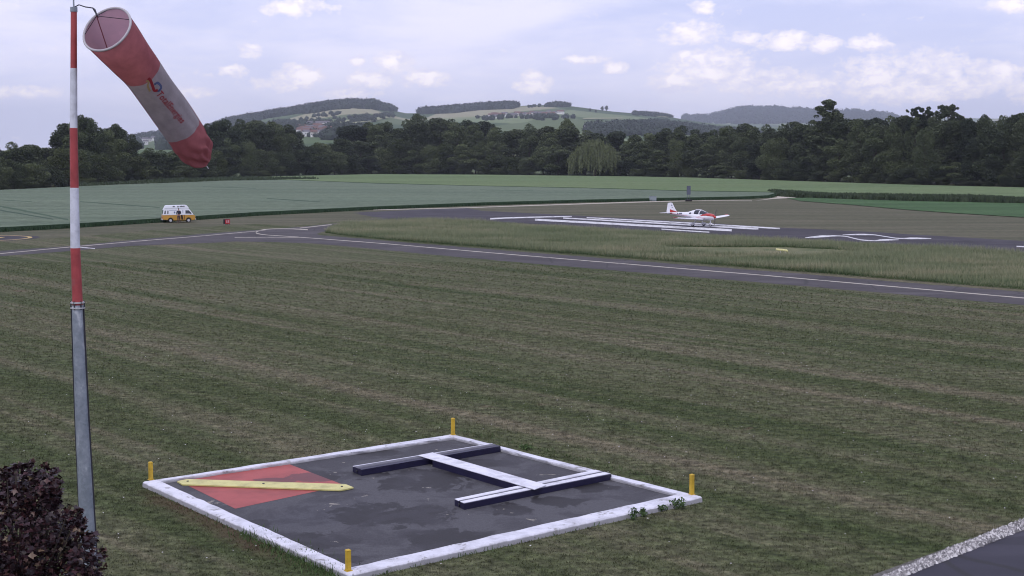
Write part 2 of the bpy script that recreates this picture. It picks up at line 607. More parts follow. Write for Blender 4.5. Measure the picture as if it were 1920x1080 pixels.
# kerb: bare grey concrete where the paint has gone from the foot of the outer face
m = M['kerb_paint']
t = NT(m)
old = t.b.inputs['Base Color'].links[0].from_socket
sp = t.n('ShaderNodeSeparateXYZ')
t.l(t.pos(), sp.inputs[0])
foot_ = t.math('SUBTRACT', 1.0, t.rng(t.math('ADD', sp.outputs[2], t.math('MULTIPLY', t.math('SUBTRACT', t.noise(t.pos(), 4, 6, 0.7), 0.5), 0.10)), 0.075, 0.125))
t.color(t.mix(t.math('MULTIPLY', foot_, 0.8), old, (0.24, 0.235, 0.24)))


def leafmat(name, a, b, var=0.35, scale=0.35, translucent=0.0, spec=0.15):
    m = M[name] = mat_new(name, 0.75, spec=spec)
    t = NT(m)
    info = t.n('ShaderNodeObjectInfo')
    n1 = t.noise(t.pos(), scale, 3, 0.6)
    n2 = t.noise(t.pos(), scale * 9, 2, 0.6)
    f = t.math('ADD', t.math('MULTIPLY', n1, 0.5), t.math('ADD', t.math('MULTIPLY', n2, 0.25), t.math('MULTIPLY', info.outputs['Random'], var)))
    t.color(t.ramp(f, [(0.30, a), (0.85, b)]))
    return m


leafmat('tree_leaf', (0.026, 0.039, 0.022), (0.105, 0.128, 0.058), var=0.5)
leafmat('tree_leaf_dark', (0.022, 0.033, 0.021), (0.080, 0.098, 0.050), var=0.5)
leafmat('willow_leaf', (0.075, 0.098, 0.048), (0.140, 0.160, 0.078))
leafmat('far_leaf', (0.020, 0.032, 0.020), (0.066, 0.086, 0.046), scale=0.02, var=0.0)
leafmat('bush_leaf', (0.040, 0.055, 0.022), (0.075, 0.090, 0.035))
leafmat('weed_leaf', (0.045, 0.080, 0.030), (0.080, 0.125, 0.045), scale=2)
m = M['purple_leaf'] = mat_new('purple_leaf', 0.45, spec=0.4)
t = NT(m)
geo_r = t.geo.outputs['Random Per Island']
t.color(t.ramp(geo_r, [(0.0, (0.012, 0.005, 0.008)), (0.5, (0.026, 0.009, 0.013)), (0.84, (0.050, 0.016, 0.019)), (0.95, (0.10, 0.055, 0.045)), (1.0, (0.16, 0.12, 0.07))]))
m = M['bark'] = mat_new('bark', 0.9)
t = NT(m)
t.color(t.ramp(t.noise(t.mapv(t.pos(), (2, 2, 0.4)), 3, 5), [(0.3, (0.035, 0.028, 0.022)), (0.7, (0.11, 0.09, 0.07))]))

# tall unmown grass with straw heads: colour along the blade from a vertex attribute (root green, head straw)
m = M['tall_grass'] = mat_new('tall_grass', 0.85, spec=0.1)
t = NT(m)
at = t.n('ShaderNodeAttribute')
at.attribute_name = 'along'
n1 = t.noise(t.mapv(t.pos(), (0.10, 0.35, 1), TAXI_ROT), 1, 4, 0.6)
top = t.ramp(n1, [(0.35, (0.17, 0.21, 0.12)), (0.55, (0.26, 0.275, 0.175)), (0.7, (0.38, 0.345, 0.24))])
root = t.ramp(n1, [(0.35, (0.040, 0.075, 0.030)), (0.7, (0.075, 0.11, 0.045))])
top = t.mix(0.8, top, t.ramp(t.geo.outputs['Random Per Island'], [(0.0, (0.70, 0.78, 0.70)), (0.5, (1.0, 1.0, 1.0)), (1.0, (1.35, 1.22, 1.1))]), 'MULTIPLY')
t.color(t.mix(t.rng(at.outputs['Fac'], 0.1, 0.8), root, top))
m = M['meadow_soil'] = mat_new('meadow_soil', 0.95, spec=0.1)
t = NT(m)
t.color(t.ramp(t.noise(t.pos(), 0.4, 6, 0.65), [(0.35, (0.10, 0.12, 0.06)), (0.65, (0.18, 0.175, 0.10))]))
t.bump(t.noise(t.pos(), 1.5, 6, 0.7), 0.8, 0.15)


def cropmat(name, a, b, green=(0.03, 0.05, 0.025)):
    m = M[name] = mat_new(name, 0.9, spec=0.1)
    t = NT(m)
    p = t.pos()
    n1 = t.noise(t.mapv(p, (0.02, 0.07, 1), 0.35), 1, 6, 0.6)
    n2 = t.noise(p, 0.8, 6, 0.75)
    c = t.ramp(n1, [(0.3, a), (0.7, b)])
    c = t.mix(0.8, c, t.ramp(n2, [(0.3, 0.6), (0.7, 1.42)]), 'MULTIPLY')
    rows = t.noise(t.mapv(p, (0.006, 0.55, 1), -0.62), 1, 2, 0.5)
    c = t.mix(0.5, c, t.ramp(rows, [(0.35, 0.68), (0.65, 1.25)]), 'MULTIPLY')
    t.color(c)
    t.bump(n2, 1.0, 0.3)
    return m


cropmat('wheat_top', (0.108, 0.145, 0.098), (0.140, 0.176, 0.118))
cropmat('barley_top', (0.105, 0.158, 0.070), (0.145, 0.190, 0.088))
cropmat('green_crop', (0.046, 0.092, 0.036), (0.066, 0.122, 0.048))
leafmat('wheat_stems', (0.024, 0.052, 0.026), (0.050, 0.090, 0.042), scale=1.2)
leafmat('rank_grass', (0.042, 0.062, 0.034), (0.095, 0.115, 0.060), scale=0.6)
m = M['gravel_soil'] = mat_new('gravel_bed', 0.95)
t = NT(m)
t.color(t.ramp(t.noise(t.pos(), 14, 4, 0.7), [(0.35, (0.06, 0.055, 0.045)), (0.6, (0.14, 0.135, 0.125))]))
m = M['stone'] = mat_new('gravel_stone', 0.8)
t = NT(m)
t.color(t.ramp(t.geo.outputs['Random Per Island'], [(0.0, (0.12, 0.115, 0.12)), (0.5, (0.30, 0.29, 0.29)), (1.0, (0.66, 0.64, 0.63))]))
m = M['dirt_path'] = mat_new('pale_dirt_path', 0.95)
t = NT(m)
t.color(t.ramp(t.noise(t.pos(), 0.9, 5, 0.6), [(0.35, (0.30, 0.27, 0.21)), (0.65, (0.52, 0.48, 0.40))]))
m = M['bare_earth'] = mat_new('bare_earth', 0.95)

# hills: patchwork of fields; sunlit patches are put in as paler field colours
m = M['hill_fields'] = mat_new('hill_fields', 0.95, spec=0.05)
t = NT(m)
v = t.n('ShaderNodeTexVoronoi')
t.l(t.mapv(t.mix(0.06, t.pos(), t.noise(t.pos(), 0.003, 3, col=True), 'ADD'), (0.0042, 0.0019, 0), 0.25), v.inputs['Vector'])
v.inputs['Scale'].default_value = 1
cs = t.n('ShaderNodeSeparateColor')
t.l(v.outputs['Color'], cs.inputs[0])
c = t.ramp(cs.outputs[0], [(0.0, (0.060, 0.095, 0.042)), (0.22, (0.105, 0.140, 0.062)), (0.42, (0.160, 0.200, 0.100)), (0.58, (0.085, 0.125, 0.052)),
                           (0.74, (0.21, 0.235, 0.12)), (0.90, (0.28, 0.27, 0.17))], 'CONSTANT')
rows = t.noise(t.mapv(t.pos(), (0.03, 0.004, 1), 0.25), 1, 4)
c = t.mix(0.5, c, t.ramp(rows, [(0.3, 0.75), (0.7, 1.2)]), 'MULTIPLY')
t.color(c)
m = M['far_plain'] = mat_new('far_plain', 0.95, spec=0.05)
t = NT(m)
t.color(t.ramp(t.noise(t.pos(), 0.01, 4), [(0.35, (0.05, 0.075, 0.035)), (0.65, (0.10, 0.12, 0.06))]))
M['house_wall'] = mat_new('house_wall', 0.85, (0.40, 0.37, 0.33))
M['house_white'] = mat_new('house_white', 0.85, (0.75, 0.74, 0.72))
M['roof_tile'] = mat_new('roof_tile', 0.85, (0.15, 0.085, 0.068))
M['roof_grey'] = mat_new('roof_grey', 0.8, (0.14, 0.13, 0.14))
m = M['haze'] = bpy.data.materials.new('haze_air')
m.use_nodes = True
m.node_tree.nodes.remove(m.node_tree.nodes['Principled BSDF'])
pv = m.node_tree.nodes.new('ShaderNodeVolumePrincipled')
pv.inputs['Color'].default_value = (0.80, 0.85, 0.95, 1)
pv.inputs['Density'].default_value = 0.000095
pv.inputs['Anisotropy'].default_value = 0.2
m.node_tree.links.new(pv.outputs[0], m.node_tree.nodes['Material Output'].inputs['Volume'])

# ------------------------------------------------------------------ ground
nx = 60
g = []
sheet('ground', [(-8800, -450, 0), (8800, -450, 0), (8800, 9900, 0), (-8800, 9900, 0)], M['far_plain'], -0.02, kind='structure')


def ragged(pts, step=1.2, amp=0.09):
    """densify an outline and let the grass nibble at it"""
    r_ = random.Random(len(pts))
    o_ = []
    n_ = len(pts)
    for i in range(n_):
        a, b_ = pts[i], pts[(i + 1) % n_]
        k = max(1, min(160, int((b_ - a).length / step)))
        for j in range(k):
            p_ = a.lerp(b_, j / k)
            o_.append(p_ + Vector((r_.gauss(0, amp), r_.gauss(0, amp), 0)))
    return o_


def gp(pts, z=0.0):
    return [G(x, y, z) for x, y in pts]


# mown field of the airfield (reaches past the frame)
sheet('mown_lawn', [(-130, -60, 0), (160, -60, 0), (300, 330, 0), (120, 520, 0), (-220, 420, 0)], M['lawn'], 0.0, kind='structure')
# verge between runway and crops
sheet('grass_verge', gp([(-900, 470), (-300, 450), (0, 452), (130, 445), (300, 430), (480, 420), (560, 422), (700, 410), (900, 420), (1300, 440), (1700, 460), (1960, 480), (2600, 520),
                         (3200, 470), (2400, 400), (1920, 375), (1500, 362), (1000, 360), (700, 372), (300, 385), (-500, 400), (-1400, 430)], 0), M['verge'], 0.004, kind='structure')


def ribbon(pts, z):
    """pts: (px, py, half height in px) -> closed outline on the ground"""
    up = [G(x, y - h, z) for x, y, h in pts]
    dn = [G(x, y + h, z) for x, y, h in pts]
    return up, dn


def strip(name, pts, mat, z, parent=None, sub=1, **k):
    up, dn = ribbon(pts, z)
    b = B()
    n = len(pts)
    b.add(up + dn, [(i, n + i, n + i + 1, i + 1) for i in range(n - 1)])
    o = b.build(name, mat, parent, **k)
    if o.data.polygons[0].normal.z < 0:
        o.data.flip_normals()
    return o


def curve(pts, n=8):
    """Catmull-Rom through rows of numbers"""
    pts = [np.array(p, float) for p in pts]
    q = [2 * pts[0] - pts[1]] + pts + [2 * pts[-1] - pts[-2]]
    out_ = []
    for i in range(1, len(q) - 2):
        for k in range(n):
            s_ = k / n
            out_.append(0.5 * (2 * q[i] + (q[i + 1] - q[i - 1]) * s_ + (2 * q[i - 1] - 5 * q[i] + 4 * q[i + 1] - q[i + 2]) * s_ ** 2
                               + (3 * q[i] - q[i - 1] - 3 * q[i + 1] + q[i + 2]) * s_ ** 3))
    out_.append(pts[-1])
    return [tuple(p) for p in out_]


# taxiway: wide asphalt band from the right, round the bend and away to the left
tw_up = [(-500, 506), (0, 470.5), (130, 461.5), (250, 450), (375, 439), (480, 431.5), (560, 426), (622, 419.5), (690, 411), (760, 406), (790, 410), (700, 424), (610, 434), (590, 438), (601, 441), (740, 453), (940, 469.5),
         (1200, 489.5), (1440, 508.7), (1680, 528.5), (1920, 548), (2400, 588)]
tw_dn = [(2400, 622), (1920, 572.5), (1680, 551), (1440, 531), (1200, 511), (940, 489), (830, 479.5), (700, 467), (586, 456.5), (500, 453.5), (440, 453), (375, 456), (250, 461), (130, 471), (0, 480.5), (-500, 520)]
sheet('taxiway', ragged(gp(tw_up + tw_dn)), M['taxiway_asphalt'], 0.008, kind='structure')
# runway and its turning pad
rw = [(660, 399), (760, 394.5), (870, 389.5), (905, 395.5), (1056, 403), (1200, 410.5), (1330, 418.5), (1440, 426), (1560, 431), (1920, 452), (2300, 474),
      (2300, 500), (1920, 474), (1700, 459), (1431, 445), (1212, 432), (1025, 421), (900, 415), (745, 412), (690, 405)]
sheet('runway', ragged(gp(rw), 1.5, .12), M['runway_asphalt'], 0.012, kind='structure')
# access road in the near right corner, with its gravel edge
sheet('road', gp([(1691, 1080), (1920, 992), (2500, 770), (3400, 900), (2600, 1300), (1300, 1230)]), M['road_asphalt'], 0.012, kind='structure')
sheet('gravel_bed', gp([(1632, 1080), (1770, 1030), (1920, 973), (2500, 752), (2500, 770), (1920, 993), (1691, 1081), (1300, 1231), (1240, 1230)]), M['gravel_soil'], 0.008, kind='structure')

# painted lines (structure parts lie flush on the paving)
marks = [
    ('taxiway_centre_line', [(565, 444.9, .75), (732, 457.6, .8), (940, 475.6, .9), (1200, 497, 1.0), (1440, 516.8, 1.1), (1680, 537.8, 1.2), (1920, 558.7, 1.35), (2300, 592, 1.5)], 'marking_cream'),
    ('taxiway_edge_line', [(-300, 494, .9), (0, 475.5, .8), (130, 463.2, .8), (250, 452.8, .7), (375, 442.6, .65), (475, 433.8, .6), (498, 431, .7)], 'marking_cream'),
    ('taxiway_guide_line', [(440, 445, .6), (500, 444.8, .6), (565, 444.9, .7)], 'marking_cream'),
    ('taxiway_loop_line', curve([(560, 444.3, .6), (520, 441.8, .7), (495, 440, .8), (480, 436.6, 1.5), (486, 432.5, 1.3), (502, 429.6, .8), (530, 428.9, .8), (560, 429.6, 1.2), (577, 430.8, 1.3)], 5), 'marking_cream'),
    ('connector_edge_line', [(562, 427.6, .5), (590, 424.6, .5), (622, 420.8, .5)], 'marking_cream'),
    ('hold_line', [(150, 463.4, .6), (178, 466.2, .8)], 'marking_white'),
    ('threshold_line', [(919, 410.2, 1.3), (950, 408.6, 1.2), (1000, 407.2, 1.0), (1072, 405.6, .8)], 'marking_white'),
    ('piano_stripe', [(1003, 411.8, 1.7), (1100, 416.8, 1.8), (1372, 431.7, 2.1)], 'marking_white'),
    ('piano_stripe', [(1056, 408.7, 1.0), (1240, 418.6, 1.2), (1422, 429.2, 1.5)], 'marking_white'),
    ('piano_stripe', [(1100, 407.9, .85), (1280, 417.4, 1.0), (1462, 428.4, 1.2)], 'marking_white'),
    ('piano_stripe', [(1240, 429.6, .8), (1306, 433.8, .9), (1330, 435.2, .9)], 'marking_white'),
    ('runway_numeral', curve([(1510, 445.6, .5), (1530, 444.0, 1.6), (1548, 442.8, 1.7), (1572, 442.2, .8), (1588, 443.6, .7), (1602, 447, .8), (1618, 450, .9), (1640, 451.3, .7), (1655, 449.8, 1.6), (1685, 449.8, .5)], 5), 'marking_white'),
    ('runway_numeral', curve([(1580, 440.2, .4), (1600, 439.7, 1.0), (1620, 439.6, 1.2), (1640, 440.4, .7), (1660, 443.4, .7), (1680, 446.4, .8), (1696, 447.0, .9), (1712, 446.8, 1.5), (1746, 447.0, .5)], 5), 'marking_white'),
    ('runway_centre_dash', [(1906, 461.6, 1.0), (2010, 467.8, 1.2)], 'marking_white'),
]
for nm, pts, mt in marks:
    if 'taxiway' in nm:
        pts = [(a_, b_, h_ * .58) for a_, b_, h_ in pts]
    strip(nm, pts, M[mt], 0.016, kind='structure')

# helicopter circle on the far left
hc = G(-38, 447)
pad = [(hc.x + 5.6 * math.cos(a), hc.y + 5.6 * math.sin(a), 0) for a in np.linspace(0, 2 * math.pi, 48, endpoint=False)]
sheet('helipad', pad, M['runway_asphalt'], 0.012, kind='structure')
b = B()
n = 64
for i in range(n):
    a0, a1 = 2 * math.pi * i / n, 2 * math.pi * (i + 1) / n
    b.add([(hc.x + r * math.cos(a), hc.y + r * math.sin(a), 0.018) for r, a in ((4.5, a0), (4.9, a0), (4.9, a1), (4.5, a1))], [(0, 1, 2, 3)])
b.build('helipad_circle', M['marking_yellow'], kind='structure')
b = B()
for sx in (-1, 1):
    b.box((hc.x + sx * 1.6, hc.y, 0.02), (0.5, 3.6, 0.004))
b.box((hc.x, hc.y, 0.02), (2.68, 0.5, 0.004))
b.build('helipad_letter', M['marking_yellow'], kind='structure')

# ------------------------------------------------------------------ crops
def poly_tess(pts2, cell, jitter=0.0):
    """grid points inside a polygon (xy)"""
    pts2 = np.array(pts2)
    x0, y0 = pts2.min(0)
    x1, y1 = pts2.max(0)
    X, Y = np.meshgrid(np.arange(x0, x1, cell), np.arange(y0, y1, cell))
    q = np.stack([X.ravel(), Y.ravel()], 1)
    q += RNG.uniform(-jitter, jitter, q.shape)
    return q[inside(q, pts2)]


def inside(q, poly):
    c = np.zeros(len(q), bool)
    n = len(poly)
    j = n - 1
    for i in range(n):
        xi, yi = poly[i][0], poly[i][1]
        xj, yj = poly[j][0], poly[j][1]
        k = ((yi > q[:, 1]) != (yj > q[:, 1])) & (q[:, 0] < (xj - xi) * (q[:, 1] - yi) / (yj - yi + 1e-12) + xi)
        c ^= k
        j = i
    return c


def rand_in(poly, n):
    poly = np.array([(p[0], p[1]) for p in poly])
    lo, hi = poly.min(0), poly.max(0)
    out_ = []
    tot = 0
    while tot < n:
        q = RNG.uniform(lo, hi, (n * 2, 2))
        q = q[inside(q, poly)]
        out_.append(q)
        tot += len(q)
    return np.concatenate(out_)[:n]


def blades(q, h, wd, lean=0.5, z0=0.0, two=False):
    """one bent blade (2 or 1 triangles) per base point; returns V, F and 'along' values"""
    n = len(q)
    a = RNG.uniform(0, 2 * math.pi, n)
    la = RNG.uniform(0, 2 * math.pi, n)
    ln = RNG.uniform(0, lean, n) * h
    base = np.concatenate([q, np.full((n, 1), z0)], 1) if q.shape[1] == 2 else q
    dx = np.stack([np.cos(a) * wd / 2, np.sin(a) * wd / 2, np.zeros(n)], 1)
    tip = base + np.stack([np.cos(la) * ln, np.sin(la) * ln, h * np.sqrt(1 - np.clip(ln / h, 0, .95) ** 2)], 1)
    V = np.stack([base - dx, base + dx, tip], 1)
    if not two:
        return V.reshape(-1, 3), np.arange(3 * n).reshape(-1, 3), np.tile([0, 0, 1.0], n)
    mid_ = base * 0.35 + tip * 0.65
    V = np.stack([base - dx * .7, base + dx * .7, mid_ + dx, mid_ - dx, tip], 1).reshape(-1, 3)
    i = np.arange(n)[:, None] * 5
    F = np.concatenate([i + [0, 1, 2], i + [0, 2, 3], i + [3, 2, 4]])
    return V, F, np.tile([0, 0, .65, .65, 1.0], n)


def set_along(me, al):
    at_ = me.attributes.new('along', 'FLOAT', 'POINT')
    at_.data.foreach_set('value', np.ascontiguousarray(al, np.float32))


def crop(name, px, h, mat, stems_front, label, nst=9000, bladeh=None):
    """standing crop: a rolling top surface at crop height with ragged stems along its visible edge"""
    pts = [G(x, y, h) for x, y in px]
    b = B()
    top = pts
    b.prism(top, [(p.x, p.y, 0.01) for p in pts])
    o = b.build(name, mat, kind='structure')
    o.data.materials.append(M['wheat_stems'])
    for p_ in o.data.polygons:
        if abs(p_.normal.z) < 0.5:
            p_.material_index = 1
    # ragged ears along the edge
    e = np.array([(G(x, y, h)[0], G(x, y, h)[1]) for x, y in stems_front])
    seg = np.linalg.norm(np.diff(e, axis=0), axis=1)
    cum_ = np.concatenate([[0], np.cumsum(seg)])
    s_ = RNG.uniform(0, cum_[-1], nst)
    q = np.stack([np.interp(s_, cum_, e[:, 0]), np.interp(s_, cum_, e[:, 1])], 1)
    q += RNG.normal(0, 0.22, q.shape)
    q[:, 1] -= 0.15
    V, F, al = blades(q, RNG.uniform(0.7, 1.12, nst) * h, RNG.uniform(0.05, 0.16, nst), 0.35)
    link(name + '_edge_stems', npmesh(name + '_edge_stems', V, F, M['wheat_stems']), kind='stuff', label=label, cat='crop edge')
    return o


wf = [(-700, 470), (-300, 445), (0, 426), (130, 419.5), (290, 409.8), (365, 405), (480, 397.5), (700, 387), (900, 379.5), (1100, 374), (1300, 370), (1400, 368), (1440, 366), (1452, 362.5), (1450, 360.5),
      (1400, 359), (1300, 356.5), (1100, 351.5), (900, 347), (700, 342), (560, 336.5), (490, 334.5), (400, 337.5), (300, 342), (200, 347), (0, 356), (-500, 380), (-1100, 420)]
crop('wheat_field', wf, 0.5, M['wheat_top'], wf[:15], 'dark green stems along the near edge of the blue green wheat field', 26000)
bf = [(420, 334), (560, 337.5), (700, 343), (900, 348), (1100, 352), (1300, 357.5), (1440, 359.5), (1500, 363), (1600, 367), (1700, 370), (1920, 374), (2500, 388), (2900, 380),
      (1920, 351.5), (1700, 346), (1500, 339.5), (1300, 333), (1200, 331), (900, 327.5), (700, 326.5), (560, 329.5), (480, 331.5)]
crop('barley_field', bf, 0.6, M['barley_top'], bf[1:12], 'stems along the front edge of the yellow green field before the trees', 14000)
gf = [(1475, 371), (1500, 376.5), (1600, 384), (1700, 393), (1800, 400), (1920, 407), (2500, 445), (3000, 420), (1920, 379), (1700, 374.5), (1560, 370.5)]
sheet('bright_green_field', gp(gf, 0.08), M['green_crop'], 0.08, kind='structure')
# tractor lanes through the wheat
for pts in ([(-200, 350, .9), (-60, 376, .9), (40, 394, .9), (128, 412, .8)], [(-100, 380, .7), (0, 394, .7), (100, 411, .5)], [(150, 378, .4), (225, 383.5, .5), (300, 389, .4)], [(0, 375, .35), (60, 378, .3)],
            [(500, 372, .4), (560, 376, .45), (600, 378, .3)], [(380, 350, .3), (480, 353, .3)], [(900, 356, .3), (1000, 357.5, .3)]):
    pts = [(a_, b_, h_ * 1.5) for a_, b_, h_ in pts]
    strip('tractor_lane', pts, M['wheat_stems'], 0.506, kind='structure')
# rank grass strip in front of the second field and behind the wheat
def rank(name, px, n, hmin, hmax, mat, label, wd=(0.10, 0.35), lean=0.5):
    q = rand_in([G(x, y) for x, y in px], n)
    lump = 0.86 + .12 * np.sin(q[:, 0] * .35 + np.sin(q[:, 0] * .13) * 2) + .12 * np.sin(q[:, 0] * 1.3 + q[:, 1])
    fade = np.clip((q[:, 0] - q[:, 0].min()) / 3, .5, 1)
    V, F, al = blades(q, RNG.uniform(hmin, hmax, n) * lump * fade, RNG.uniform(wd[0], wd[1], n), lean, two=True)
    me = npmesh(name, V, F, mat)
    set_along(me, al)
    return link(name, me, kind='stuff', label=label, cat='grass')


rank('rank_grass', [(1440, 367), (1500, 371), (1560, 373), (1700, 377.5), (1920, 382), (2300, 392), (2300, 387), (1920, 377), (1700, 372), (1560, 368.5), (1500, 365), (1440, 363)], 36000, 0.6, 1.2,
     M['rank_grass'], 'rough dark grass bank between the bright green field and the field by the trees', (0.15, 0.5))
rank('hedge_bank_grass', [(150, 352), (300, 347), (420, 342), (600, 339), (480, 336), (300, 342), (150, 347)], 9000, 0.8, 1.6, M['rank_grass'],
     'rough green grass strip behind the wheat field below the left trees', (0.2, 0.5))
# dirt track
sheet('dirt_track', gp([(1414, 376.8), (1450, 373), (1490, 371), (1494, 369.5), (1478, 367.8), (1456, 368), (1458, 370), (1436, 373.5)]), M['dirt_path'], 0.02, kind='structure')
strip('dirt_track', [(700, 393.6, .5), (870, 389.6, .6), (960, 386.5, .7), (1100, 382, .8), (1200, 378.8, .8), (1290, 376.5, .5)], M['dirt_path'], 0.02, kind='structure')
strip('dirt_track', [(1298, 376.6, .3), (1330, 376, .4), (1410, 376.6, .4)], M['dirt_path'], 0.02, kind='structure')

# ------------------------------------------------------------------ meadow of tall grass between taxiway and runway
tg = [(622, 428), (610, 437), (640, 441), (740, 451), (940, 466), (1200, 486), (1440, 504.5), (1680, 524), (1920, 543), (2300, 575),
      (2300, 505), (1920, 478), (1700, 464), (1431, 450), (1212, 438), (1025, 427), (900, 418), (800, 414), (700, 416), (650, 420)]
notch = [(1225, 463), (1330, 464), (1470, 464), (1560, 468), (1620, 474), (1500, 482), (1350, 478), (1260, 471)]
sheet('meadow', gp(tg), M['meadow_soil'], 0.016, kind='structure')
q = rand_in([G(x, y) for x, y in tg], 620000)
dd = q[:, 1]
keep = ~inside(q, np.array([(G(x, y)[0], G(x, y)[1]) for x, y in notch]))
pxs = proj(q[:, 0], q[:, 1], np.zeros(len(q)))
keep &= (pxs[0] > -10) & (pxs[0] < 2040)
q = q[keep][:450000]
hh = RNG.uniform(0.15, 0.85, len(q)) * (0.78 + 0.2 * np.sin(q[:, 0] * 0.21 + q[:, 1] * 0.13) * np.sin(q[:, 1] * 0.31) + 0.16 * np.sin(q[:, 0] * 0.9 + np.sin(q[:, 1] * .7) * 2) * np.sin(q[:, 1] * 1.1 + np.sin(q[:, 0] * .5)))
V, F, al = blades(q, hh, RNG.uniform(0.015, 0.045, len(q)), 0.75, two=False)
me = npmesh('tall_grass', V, F, M['tall_grass'])
set_along(me, al)
link('tall_grass', me, kind='stuff', label='tall straw coloured unmown grass between the taxiway and the runway', cat='grass')

# ------------------------------------------------------------------ mown grass blades near the camera
def inframe(q, m_=40):
    a, b_ = proj(q[:, 0], q[:, 1], np.zeros(len(q)))
    return (a > -m_) & (a < 1920 + m_) & (b_ < 1080 + m_)


sq_px = [(270, 905), (848, 816), (1313, 934), (655, 1084)]
sq_poly = np.array([(G(x, y)[0], G(x, y)[1]) for x, y in sq_px])
road_poly = np.array([(p.x, p.y) for p in gp([(1640, 1078), (1920, 970), (2500, 750), (3400, 900), (2600, 1300), (1240, 1230)])])
Vs, Fs, off = [], [], 0
for (y0, y1, dens_, hr, wr) in ((25, 36, 640, (0.02, 0.06), (0.012, 0.032)), (36, 50, 330, (0.02, 0.065), (0.018, 0.045)), (50, 72, 120, (0.025, 0.07), (0.03, 0.07)), (72, 105, 34, (0.03, 0.08), (0.05, 0.12))):
    xa = y1 * 0.39
    nb = int(dens_ * (y1 - y0) * xa * 2)
    q = np.stack([RNG.uniform(-xa, xa, nb), RNG.uniform(y0, y1, nb)], 1)
    q = q[inframe(q)]
    q = q[~inside(q, sq_poly)]
    q = q[~inside(q, road_poly)]
    a, b_ = proj(q[:, 0], q[:, 1], np.zeros(len(q)))
    low_ = np.interp(a, [0, 250, 440, 586, 940, 1440, 1920], [482, 462, 455, 458, 491, 533, 575])
    q = q[b_ > low_]
    # tussocks: keep more blades where a cheap noise is high
    k = np.sin(q[:, 0] * 3.1 + np.sin(q[:, 1] * 1.7) * 2) * np.sin(q[:, 1] * 2.3 + np.sin(q[:, 0] * 1.3) * 2)
    k2 = np.sin(q[:, 0] * 9.1 + q[:, 1] * 3.7) * np.sin(q[:, 1] * 11.3 - q[:, 0] * 4.9)
    q = q[RNG.uniform(0, 1, len(q)) < 0.62 + 0.22 * k + 0.2 * k2]
    V, F, al = blades(q, RNG.uniform(*hr, len(q)), RNG.uniform(*wr, len(q)), 0.9)
    Vs.append(V)
    Fs.append(F + off)
    off += len(V)
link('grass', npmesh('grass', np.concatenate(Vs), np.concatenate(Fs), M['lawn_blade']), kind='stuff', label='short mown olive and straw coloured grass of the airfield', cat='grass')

# small pale flowers in the lawn
fq = np.stack([RNG.uniform(-16, 16, 420), RNG.uniform(26, 62, 420)], 1)
fq = fq[inframe(fq) & ~inside(fq, sq_poly) & ~inside(fq, road_poly)]
V, F = [], []
for x_, y_ in fq:
    k0 = len(V)
    r_ = random.uniform(.010, .022)
    z_ = random.uniform(.04, .07)
    V += [(x_ + r_ * math.cos(a_), y_ + r_ * math.sin(a_), z_) for a_ in np.linspace(0, 2 * math.pi, 7)[:-1]] + [(x_, y_, z_ + r_ * .5)]
    F += [(k0 + i, k0 + (i + 1) % 6, k0 + 6) for i in range(6)]
link('flowers', npmesh('flowers', np.array(V), np.array(F), M['sign_white']), kind='stuff', label='tiny white flowers scattered in the mown grass', cat='flowers')

# gravel stones along the road
gq = rand_in([G(x, y) for x, y in ((1648, 1086), (1780, 1031), (1930, 971), (1960, 960), (1960, 980), (1930, 990), (1700, 1080), (1680, 1092))], 3400)
V0 = np.array([(1, 0, 0), (-1, 0, 0), (0, 1, 0), (0, -1, 0), (0, 0, 1), (0, 0, -.4)], float)
F0 = np.array([(0, 2, 4), (2, 1, 4), (1, 3, 4), (3, 0, 4), (2, 0, 5), (1, 2, 5), (3, 1, 5), (0, 3, 5)])
n = len(gq)
sc = RNG.uniform(0.02, 0.065, (n, 1, 1)) * RNG.uniform(0.6, 1.2, (n, 1, 3))
a = RNG.uniform(0, 6.28, n)
R = np.zeros((n, 3, 3))
R[:, 0, 0] = np.cos(a); R[:, 0, 1] = -np.sin(a); R[:, 1, 0] = np.sin(a); R[:, 1, 1] = np.cos(a); R[:, 2, 2] = 1
V = np.einsum('nij,nkj->nki', R, V0[None] * sc) + np.concatenate([gq, np.full((n, 1), 0.02)], 1)[:, None, :]
link('gravel', npmesh('gravel', V.reshape(-1, 3), (F0[None] + np.arange(n)[:, None, None] * 6).reshape(-1, 3), M['stone']), kind='stuff', label='pale grey gravel strip along the asphalt road in the near corner', cat='gravel')

# ------------------------------------------------------------------ signal square
KZ, SZ = 0.13, 0.055
oc = [G(x, y, KZ) for x, y in ((270, 903), (848, 814), (1314, 931), (655, 1077))]
ic = [G(x, y, KZ) for x, y in ((301, 902), (850, 819.5), (1270, 926.5), (660, 1063))]
ctr = sum(oc, Vector()) / 4
ssq = empty('signal_square', (ctr.x, ctr.y, 0), label='dark asphalt signal square framed by a chipped white kerb', cat='signal square')
inv = Vector((ctr.x, ctr.y, 0))


def loc(p):
    return p - inv


